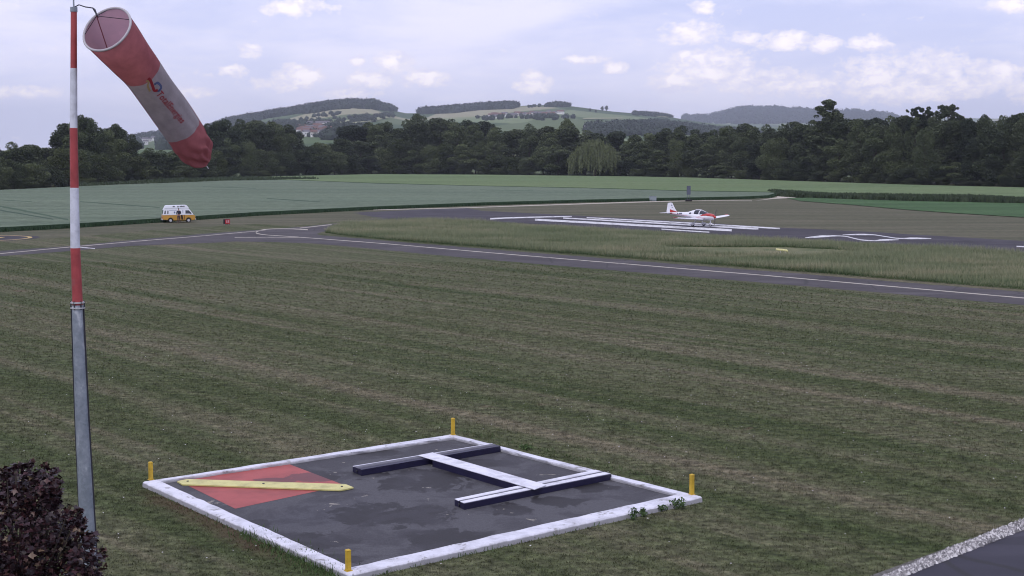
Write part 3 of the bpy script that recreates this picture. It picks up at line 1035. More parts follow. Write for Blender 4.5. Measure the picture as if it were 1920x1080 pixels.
b = B()
ring_in = [loc(p.lerp(ctr, 0.0)) for p in ic]
grow = [loc(o_.lerp(i_, 0.4)) for o_, i_ in zip(oc, ic)]
b.prism([(p.x, p.y, SZ) for p in grow], [(p.x, p.y, -0.05) for p in grow])
b.build('slab', M['slab'], ssq)
for i in range(4):
    j = (i + 1) % 4
    # each run is a chain of short cast lengths with slightly uneven edges, one mesh
    b = B()
    nseg = 26
    rings = []
    for k in range(nseg + 1):
        s_ = k / nseg
        o_ = loc(oc[i].lerp(oc[j], s_))
        i_ = loc(ic[i].lerp(ic[j], s_))
        jz = random.uniform(-0.006, 0.006)
        out_dir = (o_ - i_).normalized()
        wob = random.uniform(-0.018, 0.018) if 0 < k < nseg else 0
        rings.append([Vector((o_.x, o_.y, -0.04)) + out_dir * 0.05, Vector((o_.x, o_.y, KZ - 0.03 + jz)) + out_dir * 0.03,
                      Vector((o_.x, o_.y, KZ + jz)) - out_dir * 0.01, Vector((i_.x, i_.y, KZ + jz)) + out_dir * (0.015 + wob),
                      Vector((i_.x, i_.y, SZ - 0.02)) - out_dir * wob])
    b.loft(rings)
    b.build('kerb', M['kerb_paint'], ssq)
# red painted square, on the slab
rp = [G(x, y, SZ) for x, y in ((332, 901), (542, 870.5), (646, 910), (441, 954))]
sheet('red_panel', [loc(Vector((p.x, p.y, SZ + 0.004))) for p in rp], M['red_paint'], parent=ssq)

# yellow bar across the red square
yb = [G(x, y, SZ + 0.045) for x, y in ((332, 902), (351, 898), (648, 907.5), (663, 913.5), (655, 915.5), (638, 918.5), (342, 907.8))]
yc = sum(yb, Vector()) / len(yb)
bar = empty('signal_bar', (yc.x, yc.y, SZ), label='long pale yellow pointed bar lying across the red square', cat='signal bar')
b = B()
top = [(p.x - yc.x, p.y - yc.y, 0.045) for p in yb]
b.prism(top, [(x, y, 0.012) for x, y, z in top])
b.build('board', M['bar_yellow'], bar, bevel=0.002)
for (bx, by) in ((352, 902.5), (494, 907), (641, 912.5)):
    p_ = G(bx, by, SZ + 0.045)
    b = B()
    b.tube([(p_.x - yc.x, p_.y - yc.y, 0.03), (p_.x - yc.x, p_.y - yc.y, 0.06)], [0.035, 0.03], 6)
    b.build('bolt', M['iron'], bar)

# dumbbell signal
bz = SZ + 0.16


def quadpx(l, z):
    return [G(x, y, z) for x, y in l]


far_t = quadpx(((661, 873.5), (922, 831), (939, 836.5), (678, 881)), bz)
near_t = quadpx(((852, 935), (1116, 880.5), (1147, 888), (871, 943.5)), bz)
cross_t = quadpx(((783, 853.5), (811, 848), (1025, 909), (1002, 917.5)), bz + 0.03)
dc = sum(far_t + near_t, Vector()) / 8
db = empty('landing_signal', (dc.x, dc.y, SZ), label='dark beams with white tops laid out as a broad letter H on the signal square', cat='signal')


def beamparts(quad, toplist, z0, z1, sidemat):
    """quad corners a(far left) b(far right) c(near right) d(near left); rails side by side, with planks on top"""
    a_, b_, c_, d_ = [Vector((p.x - dc.x, p.y - dc.y, 0)) for p in quad]
    for s0, s1 in ((0.0, 0.47), (0.53, 1.0)):
        q4 = [a_.lerp(d_, s0), b_.lerp(c_, s0), b_.lerp(c_, s1), a_.lerp(d_, s1)]
        bb = B()
        bb.prism([(p.x, p.y, z1 - 0.018) for p in q4], [(p.x, p.y, z0) for p in q4])
        bb.build('rail', sidemat, db, bevel=0.008)
    for (s0, s1, mt) in toplist:
        q4 = [a_.lerp(d_, s0), b_.lerp(c_, s0), b_.lerp(c_, s1), a_.lerp(d_, s1)]
        bb = B()
        bb.prism([(p.x, p.y, z1) for p in q4], [(p.x, p.y, z1 - 0.016) for p in q4])
        bb.build('top_plank', mt, db, bevel=0.004)


beamparts(far_t, [(0.02, 0.12, M['beam_white']), (0.14, 0.5, M['beam_grey']), (0.52, 0.62, M['beam_grey']), (0.66, 0.98, M['beam_dark'])], 0.0, 0.16, M['beam_dark'])
beamparts(near_t, [(0.02, 0.40, M['beam_white']), (0.43, 0.53, M['beam_grey']), (0.56, 0.93, M['beam_white'])], 0.0, 0.16, M['beam_dark'])
a_, b_, c_, d_ = [Vector((p.x - dc.x, p.y - dc.y, 0)) for p in cross_t]
# cross board on its own dark sides
bb = B()
e0 = a_.lerp(d_, 0.14), b_.lerp(c_, 0.14), b_.lerp(c_, 0.88), a_.lerp(d_, 0.88)
bb.prism([(p.x, p.y, 0.172) for p in e0], [(p.x, p.y, 0.0) for p in e0])
bb.build('rail', M['beam_dark'], db)
bb = B()
e1 = a_, b_, c_, d_
bb.prism([(p.x, p.y, 0.19) for p in e1], [(p.x, p.y, 0.174) for p in e1])
bb.build('top_plank', M['beam_white'], db, bevel=0.004)
for sx in (0.02, 0.98):
    for qd in (far_t, near_t):
        a2_, b2_, c2_, d2_ = [Vector((p.x - dc.x, p.y - dc.y, 0)) for p in qd]
        if sx < 0.5:
            e_ = (a2_ + d2_) / 2
            bb = B()
            dirv = (a2_ - b2_).normalized()
            bb.tube([e_ + Vector((0, 0, 0.08)), e_ + dirv * 0.03 + Vector((0, 0, 0.08))], 0.03, 6)
            bb.build('end_bolt', M['iron'], db)

# corner posts
plabels = ['yellow post at the left corner of the signal square', 'yellow post at the far corner of the signal square',
           'yellow post at the right corner of the signal square', 'yellow post at the near corner of the signal square']
for (px_, yb_, yt_), lb in zip(((283, 899.5, 866), (849.5, 815, 784), (1297, 927, 889), (653, 1070, 1030)), plabels):
    base_ = G(px_, yb_, KZ)
    hgt = (yb_ - yt_) / FPX * base_.y
    root = empty('corner_post', (base_.x, base_.y, KZ), 0.6, label=lb, cat='post', group='yellow posts round the signal square')
    bb = B()
    w_ = 0.045
    prof = [(-w_, -w_), (w_, -w_), (w_, w_), (-w_, w_)]
    bb.prism([(x, y, hgt) for x, y in prof], [(x * 1.05, y * 1.05, 0.01) for x, y in prof])
    bb.build('shaft', M['post_yellow'], root, bevel=0.008)
    bb = B()
    bb.box((0, 0, 0.006), (0.13, 0.13, 0.012))
    bb.build('base_plate', M['post_yellow'], root)
    bb = B()
    bb.prism([(x * .7, y * .7, hgt + 0.02) for x, y in prof], [(x * 1.1, y * 1.1, hgt) for x, y in prof])
    bb.build('cap', M['post_yellow'], root)

# weeds round the kerb
def weed_strip(name, pl, n, h, label, spread=0.16, mat='weed_leaf'):
    e = np.array([(G(x, y)[0], G(x, y)[1]) for x, y in pl])
    seg = np.linalg.norm(np.diff(e, axis=0), axis=1)
    cm = np.concatenate([[0], np.cumsum(seg)])
    s_ = RNG.uniform(0, cm[-1], n)
    k = 0.35 + 0.65 * np.sin(s_ * 2.1 + 1) * np.sin(s_ * 0.9 + np.sin(s_ * 5.3)) * np.sin(s_ * 7.7)
    s_ = s_[RNG.uniform(0, 1, n) < 0.12 + 0.88 * k]
    q = np.stack([np.interp(s_, cm, e[:, 0]), np.interp(s_, cm, e[:, 1])], 1) + RNG.normal(0, spread, (len(s_), 2))
    V, F, al = blades(q, h[0] + (h[1] - h[0]) * RNG.uniform(0, 1, len(q)) ** 2.2, RNG.uniform(0.008, 0.022, len(q)), 0.8, two=True)
    link(name, npmesh(name, V, F, M['weed_leaf']), kind='stuff', label=label, cat='weeds')


weed_strip('kerb_weeds', [(470, 1000), (560, 1045), (640, 1084)], 5200, (0.04, 0.20), 'long grass and weeds against the near left side of the white kerb', 0.20)
weed_strip('kerb_weeds', [(262, 906), (380, 963), (520, 1022), (652, 1088)], 1800, (0.02, 0.07), 'fringe of short grass against the near left kerb', 0.09)
weed_strip('kerb_weeds', [(652, 1088), (980, 1015), (1322, 936)], 2600, (0.03, 0.10), 'fringe of short grass against the near right kerb', 0.09)
weed_strip('kerb_weeds', [(290, 925), (380, 965), (470, 1005)], 300, (0.04, 0.13), 'short weeds along the left end of the white kerb', 0.1)
weed_strip('kerb_weeds', [(700, 1079), (800, 1058), (1000, 1010), (1200, 962), (1310, 938)], 900, (0.04, 0.13), 'low weeds along the near right side of the white kerb', 0.1)
weed_strip('kerb_weeds', [(860, 808), (960, 832), (1200, 888), (1310, 918)], 700, (0.04, 0.13), 'low weeds behind the far right side of the white kerb', 0.16)


def leafy(name, base, r, h, n, mat, size, label, cat, group=None):
    root = empty(name, base, label=label, cat=cat, group=group)
    bb = B()
    for k in range(5):
        a = k * 1.3
        bb.tube([(0, 0, 0), (math.cos(a) * r * .35, math.sin(a) * r * .35, h * .5), (math.cos(a) * r * .6, math.sin(a) * r * .6, h * .9)], [0.008, 0.006, 0.003], 4)
    bb.build('stem', mat, root)
    q = RNG.normal(0, 1, (n, 3))
    q /= np.linalg.norm(q, axis=1)[:, None]
    q *= RNG.uniform(0.3, 1, (n, 1))
    c0 = q * [r, r, h * .5] + [0, 0, h * .55]
    V, F = quads(c0, size * RNG.uniform(0.6, 1.3, n))
    link('leaves', npmesh('leaves', V, F, mat), None, root)
    return root


def quads(c0, size, flat=0.0, droop=False, aspect=0.6):
    """one randomly turned diamond leaf per centre"""
    n = len(c0)
    a = RNG.normal(0, 1, (n, 3))
    if flat:
        a[:, 2] *= (1 - flat)
    if droop:
        a[:, :2] *= 0.25
        a[:, 2] = -1
    a /= np.linalg.norm(a, axis=1)[:, None]
    b_ = np.cross(a, RNG.normal(0, 1, (n, 3)))
    b_ /= np.linalg.norm(b_, axis=1)[:, None] + 1e-9
    s_ = np.asarray(size)[:, None]
    V = np.stack([c0 - a * s_ * .5, c0 + b_ * s_ * .5 * aspect, c0 + a * s_ * .5, c0 - b_ * s_ * .5 * aspect], 1).reshape(-1, 3)
    return V, np.arange(4 * n).reshape(-1, 4)


for i_, (x, y, r_, h_, lb) in enumerate(((1188, 968, .13, .30, 'leafy weed against the near right kerb, left of a smaller one'), (1206, 962, .10, .22, 'small leafy weed just right of a taller one on the near right kerb'),
                                        (1272, 947, .24, .26, 'broad weed clump beside the right corner post'), (1240, 952, .14, .16, 'low weed clump left of the broad clump by the right corner'),
                                        (986, 843, .2, .14, 'dark weed behind the far right kerb near the end of the far beam'))):
    leafy('weed', G(x, y + 7 if x > 1100 else y), r_, h_, 120 if r_ > .15 else 70, M['weed_leaf'], 0.07, lb, 'weed')

# ------------------------------------------------------------------ windsock mast
MD = 24.0
base_ = G(174, 290 + CAMH * FPX / MD)          # just for x; corrected below
mast_bottom = P(162.5, 960, MD)
mast_top = P(139, 20, MD)
mast_x = P(138.5, 120, MD).x
mb_x = P(163, 985, MD).x
ax0 = mast_x + (mb_x - mast_x)                 # slightly leaning mast


def mast_pt(py):
    """centre of the mast at photo row py"""
    xs = np.interp(py, [0, 20, 240, 460, 570, 780, 985, 1180], [138.5, 138.5, 138, 141, 145.5, 154, 164.5, 174])
    return P(float(xs), py, MD)


zt = mast_pt(20).z
basep = mast_pt(1175)
root = empty('wind_mast', (basep.x, basep.y, 0), label='tall red and white banded mast on a galvanised steel tube', cat='mast')
o3 = Vector((basep.x, basep.y, 0))
joint = mast_pt(570)
foot = Vector((basep.x, basep.y, 0.0))
toppt = mast_pt(20)


def onmast(py):
    p_ = mast_pt(py)
    return p_ - o3


px2m = MD / FPX
bands = [(20, 128, 5.6, 6.0, 'mast_red'), (128, 240, 6.2, 6.9, 'mast_white'), (240, 352, 7.0, 7.9, 'mast_red'), (352, 465, 8.0, 8.8, 'mast_white'), (465, 572, 8.9, 9.6, 'mast_red')]
for (y0, y1, r0, r1, mt) in bands:
    bb = B()
    k = 5
    bb.tube([onmast(y0 + (y1 - y0) * i / k) for i in range(k + 1)], [(r0 + (r1 - r0) * i / k) * px2m for i in range(k + 1)], 24)
    bb.build('mast_band', M[mt], root, smooth=True)
bb = B()
ys_ = [572, 640, 780, 900, 985, 1080, 1175]
bb.tube([onmast(y) for y in ys_[:-1]] + [Vector((0, 0, 0))], [v_ * px2m for v_ in (10.8, 11.4, 13.0, 14.2, 15.0, 15.6, 16.4)], 24)
bb.build('steel_tube', M['galvanised'], root, smooth=True)
# collar with flange plates and bolts
bb = B()
for yy, rr, th in ((567, 13.2, .012), (577, 13.6, .012)):
    p_ = onmast(yy)
    bb.tube([p_ + Vector((0, 0, -th)), p_ + Vector((0, 0, th))], rr * px2m, 20)
bb.build('collar', M['chrome'], root)
for k in range(6):
    a = k * math.pi / 3 + 0.3
    p_ = onmast(572) + Vector((math.cos(a), math.sin(a), 0)) * 12.2 * px2m
    bb = B()
    bb.tube([p_ + Vector((0, 0, -.075)), p_ + Vector((0, 0, .075))], 0.012, 6)
    bb.build('bolt', M['iron'], root)
# dark cables down both sides of the tube
for sgn, ya, yb2 in ((-1, 575, 1120), (1, 575, 1120)):
    bb = B()
    pts = []
    for yy in np.linspace(ya, yb2, 14):
        r_ = np.interp(yy, [572, 985, 1120], [11.6, 15.2, 16.4])
        pts.append(onmast(yy) + Vector((sgn * r_ * px2m, -0.02, 0)))
    bb.tube(pts, 0.011 if sgn < 0 else 0.014, 6)
    bb.build('cable', M['rope'], root)
bb = B()
p_ = onmast(20)
bb.tube([p_ + Vector((0, 0, -.02)), p_ + Vector((0, 0, .06))], 0.062, 12)
bb.tube([p_ + Vector((0, 0, .0)), p_ + Vector((0, 0, .55))], 0.014, 8)
bb.build('top_fitting', M['galvanised'], root, smooth=True)
bb = B()
p_ = onmast(18) + Vector((0.06, 0, 0.07))
bb.tube([onmast(14), P(148, 9, MD) - o3, P(160, 13, MD - .1) - o3, P(174, 15, MD - .2) - o3], 0.010, 6)
bb.build('sock_arm', M['rope'], root)

# windsock: centre line through photo points, going away from the camera as it falls
DIA = 95.0
path_px = [(200, 54, 23.75, .445), (221, 79, 24.05, .425), (243, 106, 24.4, .385), (266, 133, 24.75, .352), (292, 170, 25.1, .345), (318, 207, 25.45, .345), (342, 243, 25.75, .345),
           (355, 264, 25.9, .345), (366, 280, 26.0, .315), (376, 292, 26.05, .255), (385, 300, 26.08, .165), (391, 304, 26.1, .075)]
pp = curve(path_px, 6)
cpts = [P(x, y, d) for x, y, d, r in pp]
crad = [r for x, y, d, r in pp]
sock0 = cpts[0].copy()
tan = [(cpts[min(i + 1, len(cpts) - 1)] - cpts[max(i - 1, 0)]).normalized() for i in range(len(cpts))]
# smooth, constant frame so that print and folds follow the cloth
view = (cpts[20] - Vector((0, 0, CAMH))).normalized()
lens = [0.0]
for i in range(1, len(cpts)):
    lens.append(lens[-1] + (cpts[i] - cpts[i - 1]).length)
lens = np.array(lens)
LTOT = lens[-1]


def frame(i):
    t_ = tan[i]
    fc = (-view - t_ * (-view).dot(t_)).normalized()       # towards the camera
    sd = t_.cross(fc)                                       # sideways
    return t_, fc, sd


def sockpt(s_, th, lift=0.0):
    """s_ = length along the axis, th = angle from the camera-facing line"""
    s_ = min(max(s_, 0), LTOT - 1e-6)
    j = int(np.searchsorted(lens, s_, 'right') - 1)
    j = min(j, len(cpts) - 2)
    f_ = (s_ - lens[j]) / (lens[j + 1] - lens[j])
    c_ = cpts[j].lerp(cpts[j + 1], f_)
    r_ = crad[j] * (1 - f_) + crad[j + 1] * f_
    t0, fc0, sd0 = frame(j)
    t1, fc1, sd1 = frame(j + 1)
    fc_, sd_ = fc0.lerp(fc1, f_).normalized(), sd0.lerp(sd1, f_).normalized()
    q_ = s_ / LTOT
    fold = 0.012 * math.sin(5 * th + 3 * q_) * (q_ + .15) + 0.007 * math.sin(11 * th + 9 * q_) * q_ + 0.004 * math.sin(17 * q_ + 2 * th)
    if q_ > 0.80:
        k_ = (q_ - 0.80) / 0.20
        fold += k_ * (0.045 * math.sin(7 * th + 9 * k_) + 0.025 * math.sin(13 * th - 5 * k_)) * min(1, r_ / 0.2)
    r_ = r_ + fold + lift
    return c_ + (fc_ * math.cos(th) + sd_ * math.sin(th)) * r_


sock = empty('windsock', sock0, label='half filled red and white windsock hanging from the top of the banded mast', cat='windsock')
# the section limits along the axis from the photo
def s_at(px_, py_):
    k_ = min(range(len(pp)), key=lambda i: (pp[i][0] - px_) ** 2 + (pp[i][1] - py_) ** 2)
    return lens[k_]


sA, sB = s_at(266, 133), s_at(343, 244)


def fabric(name, col, back):
    m = M[name] = mat_new(name, 0.85, spec=0.15)
    t = NT(m)
    n1 = t.noise(t.pos(), 5, 4, 0.6)
    cc = t.mix(1.0, col, t.ramp(n1, [(0.3, 0.84), (0.7, 1.1)]), 'MULTIPLY')
    weave = t.noise(t.pos(), 90, 2, 0.6)
    t.color(cc)
    t.bump(t.math('ADD', weave, t.math('MULTIPLY', n1, 2.0)), 0.35, 0.02)
    cc = t.mix(t.math('MULTIPLY', t.geo.outputs['Backfacing'], 0.55), cc, (0.52, 0.42, 0.50))  # inside of the cloth painted paler, for sunlight shining through
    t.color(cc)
    tr = t.n('ShaderNodeBsdfTranslucent')
    t.l(cc, tr.inputs[0])
    mx = t.n('ShaderNodeMixShader')
    mx.inputs[0].default_value = 0.5
    t.l(t.b.outputs[0], mx.inputs[1])
    t.l(tr.outputs[0], mx.inputs[2])
    t.l(mx.outputs[0], m.node_tree.nodes['Material Output'].inputs[0])


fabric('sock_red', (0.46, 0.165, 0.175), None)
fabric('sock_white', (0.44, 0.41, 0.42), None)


def sock_section(s0, s1, n, mat, name='fabric_section'):
    K = 56
    V = []
    for i in range(n + 1):
        for k in range(K):
            V.append(sockpt(s0 + (s1 - s0) * i / n, 2 * math.pi * k / K) - sock0)
    F = [(i * K + k, i * K + (k + 1) % K, (i + 1) * K + (k + 1) % K, (i + 1) * K + k) for i in range(n) for k in range(K)]
    return link(name, npmesh(name, np.array(V), np.array(F), mat, True), None, sock)


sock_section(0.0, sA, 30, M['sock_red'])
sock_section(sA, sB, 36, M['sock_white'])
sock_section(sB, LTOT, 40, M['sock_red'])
bb = B()
bb.tube([sockpt(0.012, a) - sock0 for a in np.linspace(0, 2 * math.pi, 49)], 0.021, 8, False)
bb.build('mouth_hoop', mat_new('hoop_pale', 0.6, (0.42, 0.40, 0.42)), sock, smooth=True)
# seam piping along upper right edge
for th in (1.45, -1.6):
    bb = B()
    bb.tube([sockpt(s_, th, 0.004) - sock0 for s_ in np.linspace(0.1, LTOT * .97, 50)], 0.006, 5)
    bb.build('seam', M['sock_red'], sock)
# bridle lines
knot = P(181, 30, 23.4) - sock0
armend = P(174, 15, MD - .2) - sock0
bb = B()
bb.tube([armend, (armend + knot) / 2 + Vector((.02, 0, -.02)), knot], 0.012, 6)
bb.tube([P(170, 14, MD - .2) - sock0, P(178, 17, 23.7) - sock0, P(184, 33, 23.4) - sock0], 0.008, 6)
bb.build('tether', M['rope'], sock)
for th, r_ in ((0.5, .009), (2.2, .006), (3.6, .006), (-1.2, .006)):
    bb = B()
    bb.tube([knot, (knot + (sockpt(0.03, th) - sock0)) / 2, sockpt(0.03, th) - sock0], r_, 6)
    bb.build('bridle_line', M['rope'] if r_ < .008 else mat_new('bridle_red', .8, (.12, .02, .03)), sock)
bb = B()
tipq = sockpt(LTOT * .985, 2.0) - sock0
bb.tube([tipq, tipq + Vector((.10, 0, .0)), tipq + Vector((.13, 0, -.05))], 0.009, 5)
bb.build('tail_cord', mat_new('cord_white', .7, (.7, .7, .72)), sock)

# print on the cloth: lettering and emblem follow the cloth surface
M['print_red'] = mat_new('print_red', 0.8, (0.30, 0.025, 0.035))
M['print_blue'] = mat_new('print_blue', 0.8, (0.075, 0.095, 0.20))
M['print_yellow'] = mat_new('print_yellow', 0.8, (0.42, 0.30, 0.14))


def cloth_th(px_, py_):
    """cloth coordinates whose projection is nearest the photo pixel"""
    best = None
    for s_ in np.linspace(sA - .1, sB + .1, 60):
        for th in np.linspace(-1.4, 1.4, 57):
            p_ = sockpt(s_, th)
            a, b_ = proj(p_.x, p_.y, p_.z)
            dd_ = (a - px_) ** 2 + (b_ - py_) ** 2
            if best is None or dd_ < best[0]:
                best = (dd_, s_, th)
    return best[1], best[2]


t0 = cloth_th(291, 176)
t1 = cloth_th(340, 232)
fc_ = bpy.data.curves.new('lettering', 'FONT')
fc_.body = 'TotalEnergies'
fc_.size = 1
fc_.offset = 0.018
fc_.space_character = 1.08
fc_.resolution_u = 2
tmp = bpy.data.objects.new('lettering_source', fc_)
COL.objects.link(tmp)
dg = bpy.context.evaluated_depsgraph_get()
tme = bpy.data.meshes.new_from_object(tmp.evaluated_get(dg))
COL.objects.unlink(tmp)
bpy.data.objects.remove(tmp)
bm = bmesh.new()
bm.from_mesh(tme)
bmesh.ops.triangulate(bm, faces=bm.faces)
bmesh.ops.subdivide_edges(bm, edges=[e for e in bm.edges if e.calc_length() > 0.25], cuts=1)
xs_ = [v_.co.x for v_ in bm.verts]
x0_, x1_ = min(xs_), max(xs_)
span = t1[0] - t0[0]
# letter tops point to the upper right edge of the cloth; find the sign
pu = sockpt((t0[0] + t1[0]) / 2, (t0[1] + t1[1]) / 2 + 0.2)
pm = sockpt((t0[0] + t1[0]) / 2, (t0[1] + t1[1]) / 2)
up_sign = 1 if proj(pu.x, pu.y, pu.z)[0] > proj(pm.x, pm.y, pm.z)[0] else -1
LH = 0.175 / 0.345
for v_ in bm.verts:
    f_ = (v_.co.x - x0_) / (x1_ - x0_)
    s_ = t0[0] + span * f_
    th = t0[1] + (t1[1] - t0[1]) * f_ + up_sign * v_.co.y * LH * 1.0
    v_.co = sockpt(s_, th, 0.006) - sock0
bm.to_mesh(tme)
bm.free()
tme.materials.clear()
link('lettering', tme, M['print_red'], sock)


def print_ribbon(pxs_, wd, mat, lift=0.006):
    """stroke through photo points, on the cloth"""
    cs_ = [cloth_th(x, y) for x, y in pxs_]
    cs_ = curve(cs_, 5)
    bb = B()
    V = []
    for i, (s_, th) in enumerate(cs_):
        j0, j1 = max(i - 1, 0), min(i + 1, len(cs_) - 1)
        ds, dt = cs_[j1][0] - cs_[j0][0], (cs_[j1][1] - cs_[j0][1]) * .345
        l_ = math.hypot(ds, dt) + 1e-9
        w0 = wd / 2
        V += [sockpt(s_ - dt / l_ * w0, th + ds / l_ * w0 / .345, lift) - sock0, sockpt(s_ + dt / l_ * w0, th - ds / l_ * w0 / .345, lift) - sock0]
    bb.add(V, [(2 * i, 2 * i + 1, 2 * i + 3, 2 * i + 2) for i in range(len(cs_) - 1)])
    bb.build('emblem_stroke', mat, sock)


print_ribbon([(289, 158), (296, 156), (301, 162), (299, 169), (293, 171)], .045, M['print_blue'], .006)
print_ribbon([(276, 145), (281, 150), (285, 160), (290, 169), (296, 169)], .05, M['print_red'], .009)
print_ribbon([(274, 152), (278, 152), (277, 160), (281, 172)], .035, M['print_yellow'], .007)

# ------------------------------------------------------------------ purple leaved small tree in the near left corner
BD = 17.5
pc = P(40, 1010, BD)
tree = empty('purple_leaved_tree', (pc.x - .1, pc.y, 0), label='dark purple leaved ornamental tree in front of the mast foot', cat='tree')
to = Vector((pc.x - .1, pc.y, 0))
bb = B()
bb.tube([(0, 0, 0), (.03, 0, .8), (0, .02, 1.7), (.02, 0, 2.6)], [.11, .09, .07, .04], 10)
bb.build('trunk', M['bark'], tree, smooth=True)
lobes = []
for (lx, ly, lr) in ((60, 930, 52), (20, 925, 48), (90, 905, 26), (-40, 960, 60), (95, 985, 55), (130, 1015, 45), (40, 1010, 80), (160, 1060, 40), (-30, 1070, 90), (110, 1090, 80), (20, 1130, 100), (178, 1120, 36), (-90, 1040, 90), (60, 1200, 90), (70, 895, 16), (150, 985, 18), (98, 940, 22), (45, 880, 14), (98, 885, 10), (12, 885, 13), (85, 872, 7), (108, 925, 10), (128, 965, 12), (150, 955, 7), (170, 1010, 14), (192, 1035, 10), (185, 1085, 14), (60, 868, 6), (30, 873, 8), (112, 905, 6), (140, 990, 14)):
    lobes.append((P(lx, ly, BD + random.uniform(-.5, .5)) - to, lr * BD / FPX))
bb = B()
for c_, r_ in lobes:
    s0 = Vector((0, 0, random.uniform(1.2, 2.4)))
    bb.tube([s0, s0.lerp(c_, .5) + Vector((0, 0, .1)), c_ + Vector((0, 0, r_ * .5))], [.03, .018, .006], 5)
bb.build('branches', M['bark'], tree)
C0, SZs = [], []
for c_, r_ in lobes:
    n = int(560 * (r_ / .4) ** 1.7)
    q = RNG.normal(0, 1, (n, 3))
    q /= np.linalg.norm(q, axis=1)[:, None]
    q *= (RNG.uniform(0.1, 1, (n, 1)) ** 0.45) * r_ * RNG.uniform(.9, 1.1, (n, 1))
    C0.append(q + np.array(c_))
C0 = np.concatenate(C0)
n = len(C0)
# palmate leaf: 5-pointed outline of 4 triangles fan
av = RNG.normal(0, 1, (n, 3)); av[:, 2] = av[:, 2] * .4 - .35
av /= np.linalg.norm(av, axis=1)[:, None]
bv = np.cross(av, RNG.normal(0, 1, (n, 3)) * [.4, .4, 1])
bv /= np.linalg.norm(bv, axis=1)[:, None]
cv = np.cross(av, bv)
sz = RNG.uniform(.045, .095, (n, 1))
prof = [(0, -.45), (.35, -.1), (.62, .25), (.25, .3), (0, .8), (-.25, .3), (-.62, .25), (-.35, -.1)]
V = np.stack([C0 + av * sz * y + bv * sz * x + cv * sz * (.25 * abs(x)) for x, y in prof], 1)
link('leaves', npmesh('leaves', V.reshape(-1, 3), np.arange(8 * n).reshape(-1, 8), M['purple_leaf']), None, tree)

# ------------------------------------------------------------------ light aircraft
PZ = 0.012
pl = G(1314, 424.2, PZ)
plane = empty('light_aircraft', pl, label='small white low wing propeller plane with red nose on the runway', cat='airplane')
PS = 1.10
plane.scale = (PS, PS, PS)
plane.rotation_euler = (0, math.radians(-1.0), math.radians(-46))


def sect(x, zc, hw, hh, n=20, e=2.3):
    r = []
    for k in range(n):
        a = 2 * math.pi * k / n
        c_, s_ = math.cos(a), math.sin(a)
        r.append(Vector((x, hw * math.copysign(abs(c_) ** (2 / e), c_), zc + hh * math.copysign(abs(s_) ** (2 / e), s_))))
    return r


def loftobj(name, secs, mat, e=2.3):
    bb = B()
    bb.loft([sect(*s_, e=e) for s_ in secs])
    return bb.build(name, mat, plane, smooth=True)


# x forward, y left, z up, wheels at z=0, main wheels near x=-0.25
loftobj('fuselage', [(.95, .98, .50, .36), (.5, 1.0, .54, .40), (0, 1.0, .56, .42), (-.6, 1.03, .55, .43), (-1.2, 1.10, .46, .38), (-2.2, 1.20, .28, .25), (-3.4, 1.28, .14, .15), (-4.5, 1.34, .05, .08)], M['plane_white'])
loftobj('engine_cowling', [(1.78, .97, .17, .17), (1.72, .97, .26, .23), (1.5, .98, .38, .30), (1.2, .99, .45, .345), (.955, .98, .505, .365)], M['plane_white'])
loftobj('nose_panel', [(1.785, 1.04, .172, .11), (1.72, 1.07, .262, .14), (1.5, 1.12, .385, .165), (1.2, 1.16, .455, .18), (.9, 1.18, .505, .18), (.55, 1.15, .548, .15), (.1, 1.04, .566, .04), (-.6, 1.06, .556, .025)], M['plane_red'])
loftobj('belly_stripe', [(.9, .88, .525, .06), (0, .92, .575, .035), (-1.2, 1.05, .475, .03), (-2.6, 1.18, .25, .03), (-4.1, 1.30, .10, .05)], M['plane_red'])
loftobj('spinner', [(2.03, .98, .01, .01), (1.97, .98, .07, .07), (1.88, .98, .12, .12), (1.79, .98, .15, .15)], M['plane_red'], 2.0)
bb = B()
for sg in (1, -1):
    for k in range(1):
        pts = []
        rings = []
        for r_, w_, tw in ((.12, .05, .9), (.35, .075, .7), (.6, .065, .5), (.82, .03, .4)):
            ctr_ = Vector((1.88, 0, .98)) + Vector((0, math.sin(.22), math.cos(.22))) * sg * r_
            d1 = Vector((math.sin(tw), math.cos(.22) * math.cos(tw), -math.sin(.22) * math.cos(tw))) * w_
            d2 = Vector((math.cos(tw), -math.sin(tw), 0)) * .012
            rings.append([ctr_ + d1, ctr_ + d2, ctr_ - d1, ctr_ - d2])
        bb = B()
        bb.loft(rings)
        bb.build('propeller_blade', M['prop'], plane)
# canopy bubble: glass with a white frame
gl = loftobj('canopy', [(.98, 1.22, .36, .06), (.7, 1.26, .43, .22), (.3, 1.28, .47, .37), (-.2, 1.30, .48, .43), (-.62, 1.30, .46, .41)], M['glass'], 2.0)
loftobj('canopy_fairing', [(-.60, 1.30, .47, .42), (-1.0, 1.29, .42, .36), (-1.6, 1.24, .31, .25), (-2.4, 1.25, .2, .18)], M['plane_white'], 2.0)
for (x_, zc, hw, hh_) in ((-.60, 1.30, .475, .425), (.12, 1.29, .485, .405)):
    bb = B()
    s1 = sect(x_ - .05, zc, hw, hh_, e=2.0)
    s2 = sect(x_ + .05, zc, hw, hh_, e=2.0)
    bb.loft([s1, s2])
    bb.build('canopy_frame', M['plane_white'], plane, smooth=True)
bb = B()
bb.tube([(.9, 0, 1.31), (.6, 0, 1.50), (.2, 0, 1.68), (-.2, 0, 1.74), (-.6, 0, 1.72)], .035, 6)
bb.build('canopy_frame', M['plane_white'], plane)
